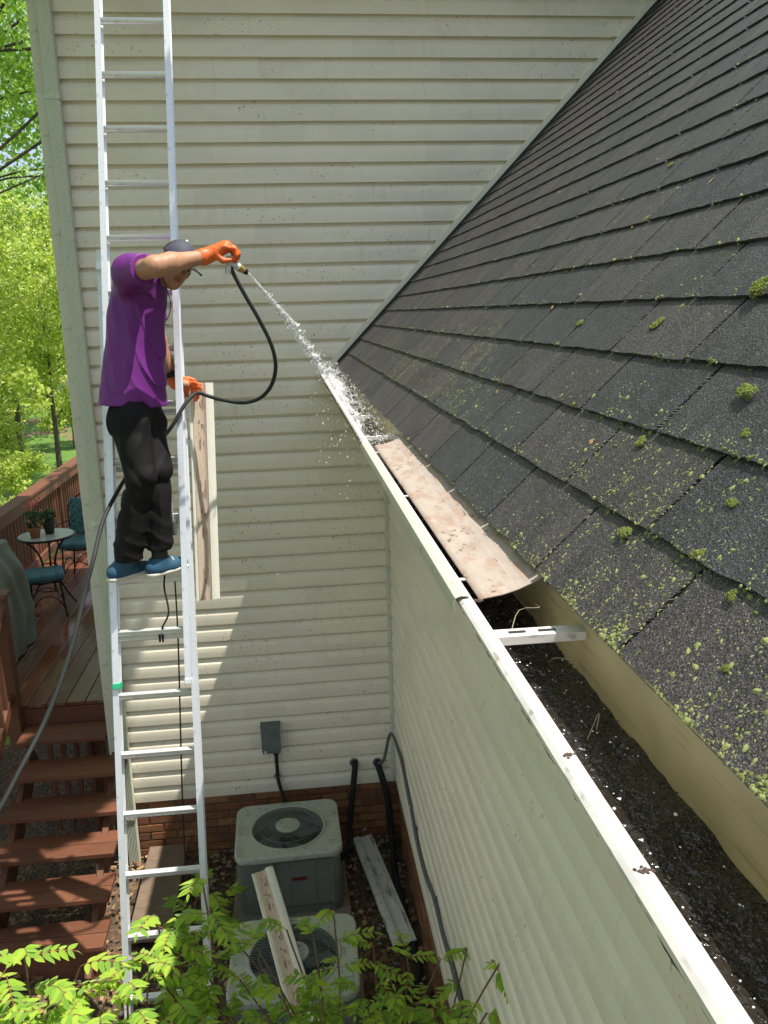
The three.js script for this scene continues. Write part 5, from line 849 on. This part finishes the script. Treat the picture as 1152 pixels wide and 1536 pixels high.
// ------------------------------------------------------------------ leaf litter and pebbles on the ground
{
  const l = [], s = []; for (let i = 0; i < 2600; i++) { const x = rr(-2.6, 0.68), z = rr(0.02, 3.8); const g = new THREE.PlaneGeometry(rr(0.02, 0.055), rr(0.012, 0.03), 2, 1), p = g.attributes.position; for (let k = 0; k < p.count; k++) p.setZ(k, rr(-0.006, 0.006)); l.push(g.rotateX(-Math.PI / 2 + rr(-0.5, 0.5)).rotateY(rr(0, 6.3)).translate(x, 0.028 + 0.10 * sstep(0.9, 2.4, -x) * sstep(0.3, 1.2, z) + rr(-0.005, 0.02), z)); }
  const cut = l.length / 2 | 0;
  tag(stuff(mesh('fallen_leaves', mergeGeometries(l.slice(0, cut)), M({ color: lin(0.19, 0.095, 0.045), roughness: 0.9, side: THREE.DoubleSide }))), 'russet brown dead leaves covering the soil by the walls', 'leaf litter');
  tag(stuff(mesh('dry_leaves', mergeGeometries(l.slice(cut)), M({ color: lin(0.33, 0.21, 0.10), roughness: 0.9, side: THREE.DoubleSide }))), 'paler tan dead leaves mixed over the soil', 'leaf litter');
  for (let i = 0; i < 420; i++) { const r = rr(0.008, 0.022); s.push(new THREE.IcosahedronGeometry(r, 1).scale(1, 0.6, rr(0.7, 1.2)).rotateY(rr(0, 6)).translate(rr(-1.2, 0.66), 0.03, Math.pow(rnd(), 1.5) * 2.2 + 0.03)); }
  tag(stuff(mesh('pebbles', mergeGeometries(s), M({ color: lin(0.22, 0.18, 0.14), roughness: 0.8 }))), 'small stones scattered on the soil along the foundation', 'pebbles');
}

// ------------------------------------------------------------------ shrubs with pinnate leaves
const leafletGeo = (() => { const out = []; for (let v = 0; v < 4; v++) { const n = 6, pos = [], ix = []; const curl = rr(-0.12, 0.22), fold = rr(0.12, 0.3); for (let i = 0; i <= n; i++) { const t = i / n, w = 0.185 * Math.pow(Math.sin(Math.PI * Math.pow(t, 0.8)), 0.85) * (1 - 0.25 * t) + (i === n ? 0 : 0.004); const y = t, z = -curl * t * t; pos.push(-w, y, z + fold * w, 0, y, z, w, y, z + fold * w); } for (let i = 0; i < n; i++) { const a = i * 3; ix.push(a, a + 1, a + 4, a, a + 4, a + 3, a + 1, a + 2, a + 5, a + 1, a + 5, a + 4); } const g = new THREE.BufferGeometry(); g.setAttribute('position', new THREE.Float32BufferAttribute(pos, 3)); g.setIndex(ix); g.computeVertexNormals(); out.push(g); } return out; })();
const mLeafSun = [leafMat(0.32, 0.53, 0.015, 0.5, 0.8), leafMat(0.21, 0.41, 0.015, 0.5, 0.8), leafMat(0.43, 0.60, 0.03, 0.5, 0.8)];
const mLeafBed = mLeafSun;
const mStem = M({ color: lin(0.17, 0.10, 0.06), roughness: 0.85 }), mStemRed = M({ color: lin(0.28, 0.12, 0.06), roughness: 0.8 });
function shrub(label, base, tips, mats, size, opts = {}) {
  const T = thing(opts.name || 'shrub', label, opts.category || 'shrub', opts.group || 'shrubs in the corner bed', base.toArray());
  const stems = [], frond = []; const leaves = [];
  for (const tip0 of tips) {
    const tip = tip0.clone().sub(base), L = tip.length(); const mid = tip.clone().multiplyScalar(0.5).add(V(rr(-0.08, 0.08), 0.12 * L, rr(-0.08, 0.08)));
    const curve = new THREE.CatmullRomCurve3([V(rr(-0.05, 0.05), -0.05, rr(-0.05, 0.05)), tip.clone().multiplyScalar(0.25).add(V(0, 0.07 * L, 0)), mid, tip]);
    stems.push(new THREE.TubeGeometry(curve, 16, 0.0042, 5));
    const nf = opts.fronds || 5;
    for (let f = 0; f < nf; f++) {
      const t = f === 0 ? 1 : rr(opts.from || 0.5, 0.98), o = curve.getPoint(t), tan = curve.getTangent(t);
      const az = f === 0 ? Math.atan2(tan.z, tan.x) : rr(0, 6.3), up = f === 0 ? rr(0.35, 0.9) : rr(-0.15, 0.55); const dir = V(Math.cos(az) * Math.cos(up), Math.sin(up), Math.sin(az) * Math.cos(up));
      const len = size * rr(2.2, 3.8), droop = rr(0.15, 0.5); const ptsF = []; for (let i = 0; i <= 8; i++) { const u = i / 8; ptsF.push(o.clone().addScaledVector(dir, len * u).add(V(0, -droop * len * u * u, 0))); }
      const cF = new THREE.CatmullRomCurve3(ptsF); frond.push(new THREE.TubeGeometry(cF, 8, 0.0017, 4));
      const side = new THREE.Vector3().crossVectors(dir, V(0, 1, 0)).normalize(); const pairs = Math.round(rr(4, 6));
      for (let i = 0; i <= pairs; i++) {
        const u = 0.18 + 0.82 * i / pairs, p = cF.getPoint(Math.min(1, u)), tg = cF.getTangent(Math.min(1, u));
        for (const s of i === pairs ? [0] : [-1, 1]) {
          const d = tg.clone().multiplyScalar(s === 0 ? 1 : 0.62).addScaledVector(side, s * 0.85).add(V(rr(-0.12, 0.12), rr(-0.32, 0.02), rr(-0.12, 0.12))).normalize();
          const nrm = V(rr(-0.35, 0.35), 1, rr(-0.35, 0.35)); const xA = new THREE.Vector3().crossVectors(d, nrm).normalize(), zA = new THREE.Vector3().crossVectors(xA, d); const k = size * rr(0.75, 1.2) * (0.75 + 0.35 * Math.sin(Math.PI * u));
          leaves.push({ m: new THREE.Matrix4().makeBasis(xA.multiplyScalar(k * (opts.wide || 1)), d.multiplyScalar(k), zA.multiplyScalar(k)).setPosition(p), mat: Math.floor(rnd() * 3), v: Math.floor(rnd() * 4) });
        }
      }
    }
  }
  stems.forEach(q => mesh('stem', q, mStem, T)); stuff(mesh('leaf_stalk', frond, mStemRed, T));
  const vis = leaves.map(l => { const p = V().setFromMatrixPosition(l.m).add(base), q = p.clone().project(camera); return { l, s: (Math.abs(q.x) < 1.02 && Math.abs(q.y) < 1.02 ? 1 : 0.01) / p.distanceToSquared(CAM.pos) }; }).sort((a, b) => b.s - a.s);
  const rest = [[], [], []];
  vis.forEach(({ l }, i) => { if (i < (opts.single || 220)) { const o = mesh('leaf', leafletGeo[l.v], mats[l.mat], T); o.matrix.copy(l.m); o.matrix.decompose(o.position, o.quaternion, o.scale); } else rest[l.mat].push(leafletGeo[l.v].clone().applyMatrix4(l.m)); });
  rest.forEach((r, i) => { if (r.length) stuff(mesh('more_leaves', mergeGeometries(r), mats[i], T)); });
  return T;
}
{
  const A = (px, py, z) => atZ(px, py, z);
  shrub('sunlit yellow green shrub with pointed leaflets below the stairs', V(-1.25, 0.05, 2.95), [A(36, 1425, 3.1), A(10, 1465, 3.2), A(75, 1480, 3.25), A(120, 1450, 3.15), A(20, 1520, 3.3), A(95, 1530, 3.35), A(-40, 1440, 3.1), A(160, 1500, 3.2)], mLeafSun, 0.058, { fronds: 13, from: 0.55, single: 300, wide: 1.15 });
  shrub('sunlit yellow green shrub spreading in front of the ladder foot', V(-0.85, 0.05, 3.0), [A(190, 1475, 3.2), A(225, 1450, 3.15), A(205, 1520, 3.3), A(150, 1525, 3.35), A(265, 1505, 3.25), A(120, 1500, 3.2), A(300, 1530, 3.3), A(240, 1530, 3.3)], mLeafSun, 0.058, { fronds: 13, from: 0.55, single: 300, wide: 1.15 });
  shrub('bright leafy spray reaching across the right ladder rail', V(-0.42, 0.05, 2.7), [A(232, 1372, 2.95), A(303, 1318, 2.9), A(262, 1392, 2.95), A(290, 1400, 2.9), A(215, 1440, 3.0), A(310, 1460, 2.95)], mLeafSun, 0.058, { fronds: 6, from: 0.75, single: 260, wide: 1.15 });
  shrub('deep green shrub growing over the second air conditioner', V(0.0, 0.05, 2.75), [A(345, 1400, 2.75), A(385, 1420, 2.8), A(430, 1395, 2.75), A(470, 1405, 2.7), A(500, 1365, 2.65), A(360, 1470, 2.85), A(420, 1480, 2.9), A(480, 1480, 2.85), A(330, 1520, 2.9), A(400, 1530, 2.95), A(455, 1530, 2.9)], mLeafBed, 0.052, { fronds: 6, from: 0.6, single: 280, wide: 1.15 });
  shrub('shaded green shrub growing against the wing siding', V(0.42, 0.05, 2.6), [A(560, 1420, 2.6), A(610, 1430, 2.6), A(660, 1440, 2.7), A(700, 1425, 2.75), A(540, 1480, 2.7), A(600, 1490, 2.75), A(650, 1500, 2.8), A(740, 1470, 2.85), A(520, 1530, 2.8), A(580, 1530, 2.8), A(700, 1510, 2.85)], mLeafBed, 0.050, { fronds: 6, from: 0.6, single: 280, wide: 1.15 });
  shrub('green sprays of the shrub stretching up the wing wall', V(0.5, 0.05, 3.1), [A(775, 1400, 3.4), A(790, 1440, 3.4), A(765, 1470, 3.35), A(805, 1480, 3.4), A(780, 1520, 3.4), A(730, 1520, 3.3)], mLeafBed, 0.048, { fronds: 5, from: 0.7, single: 200, wide: 1.15 });
  shrub('low broad leaved plant growing from the soil behind the ladder', V(-0.72, 0.02, 0.95), [V(-0.78, 0.35, 1.0), V(-0.68, 0.42, 1.05), V(-0.62, 0.30, 0.95), V(-0.8, 0.25, 1.15), V(-0.66, 0.25, 1.2)], mLeafBed, 0.07, { fronds: 2, from: 0.5, wide: 1.6, single: 90, name: 'leafy_plant', category: 'plant' });
}

// ------------------------------------------------------------------ trees beyond the deck
{
  const leafCard = (s) => { const g = new THREE.BufferGeometry(); g.setAttribute('position', new THREE.Float32BufferAttribute([0, 0, 0, -0.32 * s, 0.5 * s, 0.1 * s, 0, s, -0.06 * s, 0.32 * s, 0.5 * s, 0.1 * s], 3)); g.setIndex([0, 2, 1, 0, 3, 2]); g.computeVertexNormals(); return g; };
  function makeTree(name, label, category, H, crownR, crownY0, leafS, nClump, perClump, mats, group, low = 0.2) {
    const T = thing(name, label, category, group);
    const trunkTop = H * 0.72, pts = []; for (let i = 0; i <= 6; i++) pts.push(V(0.12 * H * 0.1 * noise3(i * 1.3, 4, H), trunkTop * i / 6 - (i ? 0 : 0.4), 0.12 * H * 0.1 * noise3(i * 1.3, 9, H)));
    const cv = new THREE.CatmullRomCurve3(pts), tg = new THREE.TubeGeometry(cv, 24, H * 0.013, 9), tp = tg.attributes.position; for (let i = 0; i < tp.count; i++) { const y = clamp(tp.getY(i) / trunkTop), c = cv.getPoint(y), k = 1.15 - 0.8 * y; tp.setX(i, c.x + (tp.getX(i) - c.x) * k); tp.setZ(i, c.z + (tp.getZ(i) - c.z) * k); }
    mesh('trunk', tg, M({ map: grainTex([0.10, 0.075, 0.055], 0.9, 128), roughness: 0.95 }), T);
    const limbs = [], L = [[], [], []], c0 = leafCard(1);
    for (let i = 0; i < nClump; i++) {
      const a = rr(0, 6.283), el = rr(-0.5, 1.2), q = crownR * Math.pow(rnd(), 0.4); const cyy = crownY0 + (H - crownY0) * (0.5 + 0.5 * Math.sin(el) * Math.pow(rnd(), 0.3)); const cr = q * Math.cos(el * 0.8) * (0.85 + 0.4 * noise3(a * 2, el * 2, H)); const c = V(Math.cos(a) * cr, cyy, Math.sin(a) * cr);
      if (i % 5 === 0) { const s = cv.getPoint(clamp(rr(0.62, 0.95) * c.y / trunkTop, 0.2, 1)); limbs.push(tube([s, s.clone().lerp(c, 0.5).add(V(rr(-0.3, 0.3), rr(-0.1, 0.5), rr(-0.3, 0.3))), c], H * 0.0019, 8, 5)); }
      const R = crownR * rr(0.13, 0.30), flat = rr(0.35, 0.7);
      for (let k = 0; k < perClump; k++) { const d = V(rr(-1, 1), rr(-1, 1), rr(-1, 1)); if (d.lengthSq() > 1) { k--; continue; } const g = c0.clone(), s = leafS * rr(0.7, 1.3); g.applyMatrix4(new THREE.Matrix4().compose(V(c.x + d.x * R, c.y + d.y * R * flat, c.z + d.z * R), new THREE.Quaternion().setFromEuler(new THREE.Euler(rr(-2.6, -0.6), rr(0, 6.3), rr(-0.7, 0.7))), V(s, s, s))); L[rnd() < 0.5 ? 0 : rnd() < 0.6 ? 1 : 2].push(g); }
    }
    stuff(mesh('limbs', limbs, M({ color: lin(0.075, 0.06, 0.045), roughness: 0.95 }), T));
    L.forEach((l, i) => stuff(mesh('crown', mergeGeometries(l), mats[i], T)));
    return T;
  }
  const put = (T, x, z, turn, k = 1) => { T.position.set(x, -0.4, z); T.rotation.y = turn; T.scale.setScalar(k); };
  const copy = (T, label, x, z, turn, k) => { const c = T.clone(); c.name = numbered(T.name.replace(/_\d+$/, '')); c.userData = { ...T.userData, label }; scene.add(c); put(c, x, z, turn, k); return c; };
  const spring = [leafMat(0.46, 0.58, 0.06, 0.5, 0.9), leafMat(0.33, 0.48, 0.045, 0.5, 0.9), leafMat(0.58, 0.64, 0.14, 0.5, 0.9)];
  const deep = [leafMat(0.30, 0.50, 0.06, 0.5, 0.9), leafMat(0.19, 0.37, 0.04, 0.5, 0.9), leafMat(0.40, 0.56, 0.08, 0.5, 0.9)];
  const g = 'trees behind the deck';
  const oak = makeTree('broadleaf_tree', 'broad tree with sky showing between its branches above the deck', 'tree', 14, 4.8, 5.6, 0.15, 210, 80, deep, g);
  put(oak, -7.0, -9.8, 0.4);
  const ash = makeTree('leafy_tree', 'yellow green tree standing behind the deck railing', 'tree', 7.6, 2.6, 0.7, 0.15, 130, 75, spring, g);
  put(ash, -7.7, -13.6, 1.2);
  for (const [T, label, x, z, r, k] of [[ash, 'yellow green tree farther back beyond the lawn', -8.4, -21.5, 2.6, 0.98], [ash, 'pale green tree at the far edge of the lawn', -6.6, -19.0, 4.1, 0.80], [ash, 'yellow green tree beside the tall dark tree', -10.6, -24.5, 0.2, 1.1], [ash, 'small yellow green tree close to the lawn bank', -9.2, -17.5, 5.2, 0.7], [ash, 'spreading yellow green tree at the wood edge', -9.6, -30, 3.2, 1.25], [oak, 'tall dark tree at the back of the lawn', -13.5, -31, 2.0, 0.8], [oak, 'dark tree crown rising over the far wood edge', -12, -40, 5.0, 0.85], [ash, 'green tree closing the far end of the lawn', -12.2, -37, 1.9, 1.3], [oak, 'big tree standing left of the stairs', -9.2, -3.2, 1.1, 0.95], [oak, 'big tree standing by the lawn beside the shrubs', -9.0, 3.6, 3.0, 0.95], [oak, 'big tree spreading over the stairs from the lawn', -4.9, 0.7, 2.2, 0.9], [oak, 'big tree standing past the shrubs near the garden edge', -7.0, 7.4, 0.7, 0.9], [oak, 'big tree standing across the garden from the wing', -6.6, 12.0, 3.6, 0.95], [oak, 'tall tree with fine twigs just behind the deck tree', -7.6, -15.5, 4.4, 0.95]]) copy(T, label, x, z, r, k);
  const bush = makeTree('bush', 'low bright green bush on the lawn beyond the railing', 'bush', 1.6, 1.2, 0.1, 0.10, 46, 90, spring, 'bushes on the lawn');
  put(bush, -6.2, -12.6, 0, 0.55); copy(bush, 'green bush under the yellow green tree', -6.9, -15.6, 1.5, 0.9);
  copy(bush, 'rounded bush on the slope under the trees', -9.2, -21, 2.5, 1.1); copy(bush, 'bush at the foot of the far pale tree', -7.9, -26, 0.7, 1.3);
  copy(bush, 'bush at the far edge of the mown grass', -11.3, -28, 3.7, 1.4);
  // tree behind the house whose bough hangs over the eave and shades the upper stairs
  const bough = thing('overhanging_tree', 'tree behind the house with a leafy bough reaching over the roof', 'tree', g, [2.4, 0, -5.2]);
  const bk = M({ color: lin(0.075, 0.06, 0.045), roughness: 0.95 }), bp = [V(0, -0.3, 0), V(0.1, 4, 0.1), V(-0.1, 7.2, 0.3), V(-0.2, 9.4, 0.8)];
  mesh('trunk', tube(bp, 0.16, 24, 9), bk, bough);
  mesh('limb', tube([V(-0.1, 7.2, 0.3), V(-0.5, 8.4, 2.6), V(-0.95, 8.95, 4.9), V(-1.2, 8.75, 6.3), V(-1.3, 8.6, 6.75)], 0.04, 24, 7), bk, bough);
  const lv = [[], [], []], c1 = leafCard(1); const cl = (c, R, n) => { for (let k = 0; k < n; k++) { const d = V(rr(-1, 1), rr(-1, 1), rr(-1, 1)); if (d.lengthSq() > 1) { k--; continue; } const s = 0.15 * rr(0.7, 1.3); lv[k % 3].push(c1.clone().applyMatrix4(new THREE.Matrix4().compose(c.clone().add(d.multiply(R)), new THREE.Quaternion().setFromEuler(new THREE.Euler(rr(-2.2, -1.0), rr(0, 6.3), rr(-0.5, 0.5))), V(s, s, s)))); } };
  cl(V(-1.22, 8.65, 6.50), V(0.50, 0.28, 0.42), 900); cl(V(-0.2, 10.4, 1.0), V(2.2, 1.3, 1.6), 2600); cl(V(-0.6, 8.7, 3.4), V(0.9, 0.5, 1.1), 700);
  lv.forEach((l, i) => stuff(mesh('crown', mergeGeometries(l), deep[i], bough)));
}
renderer.render(scene, camera);
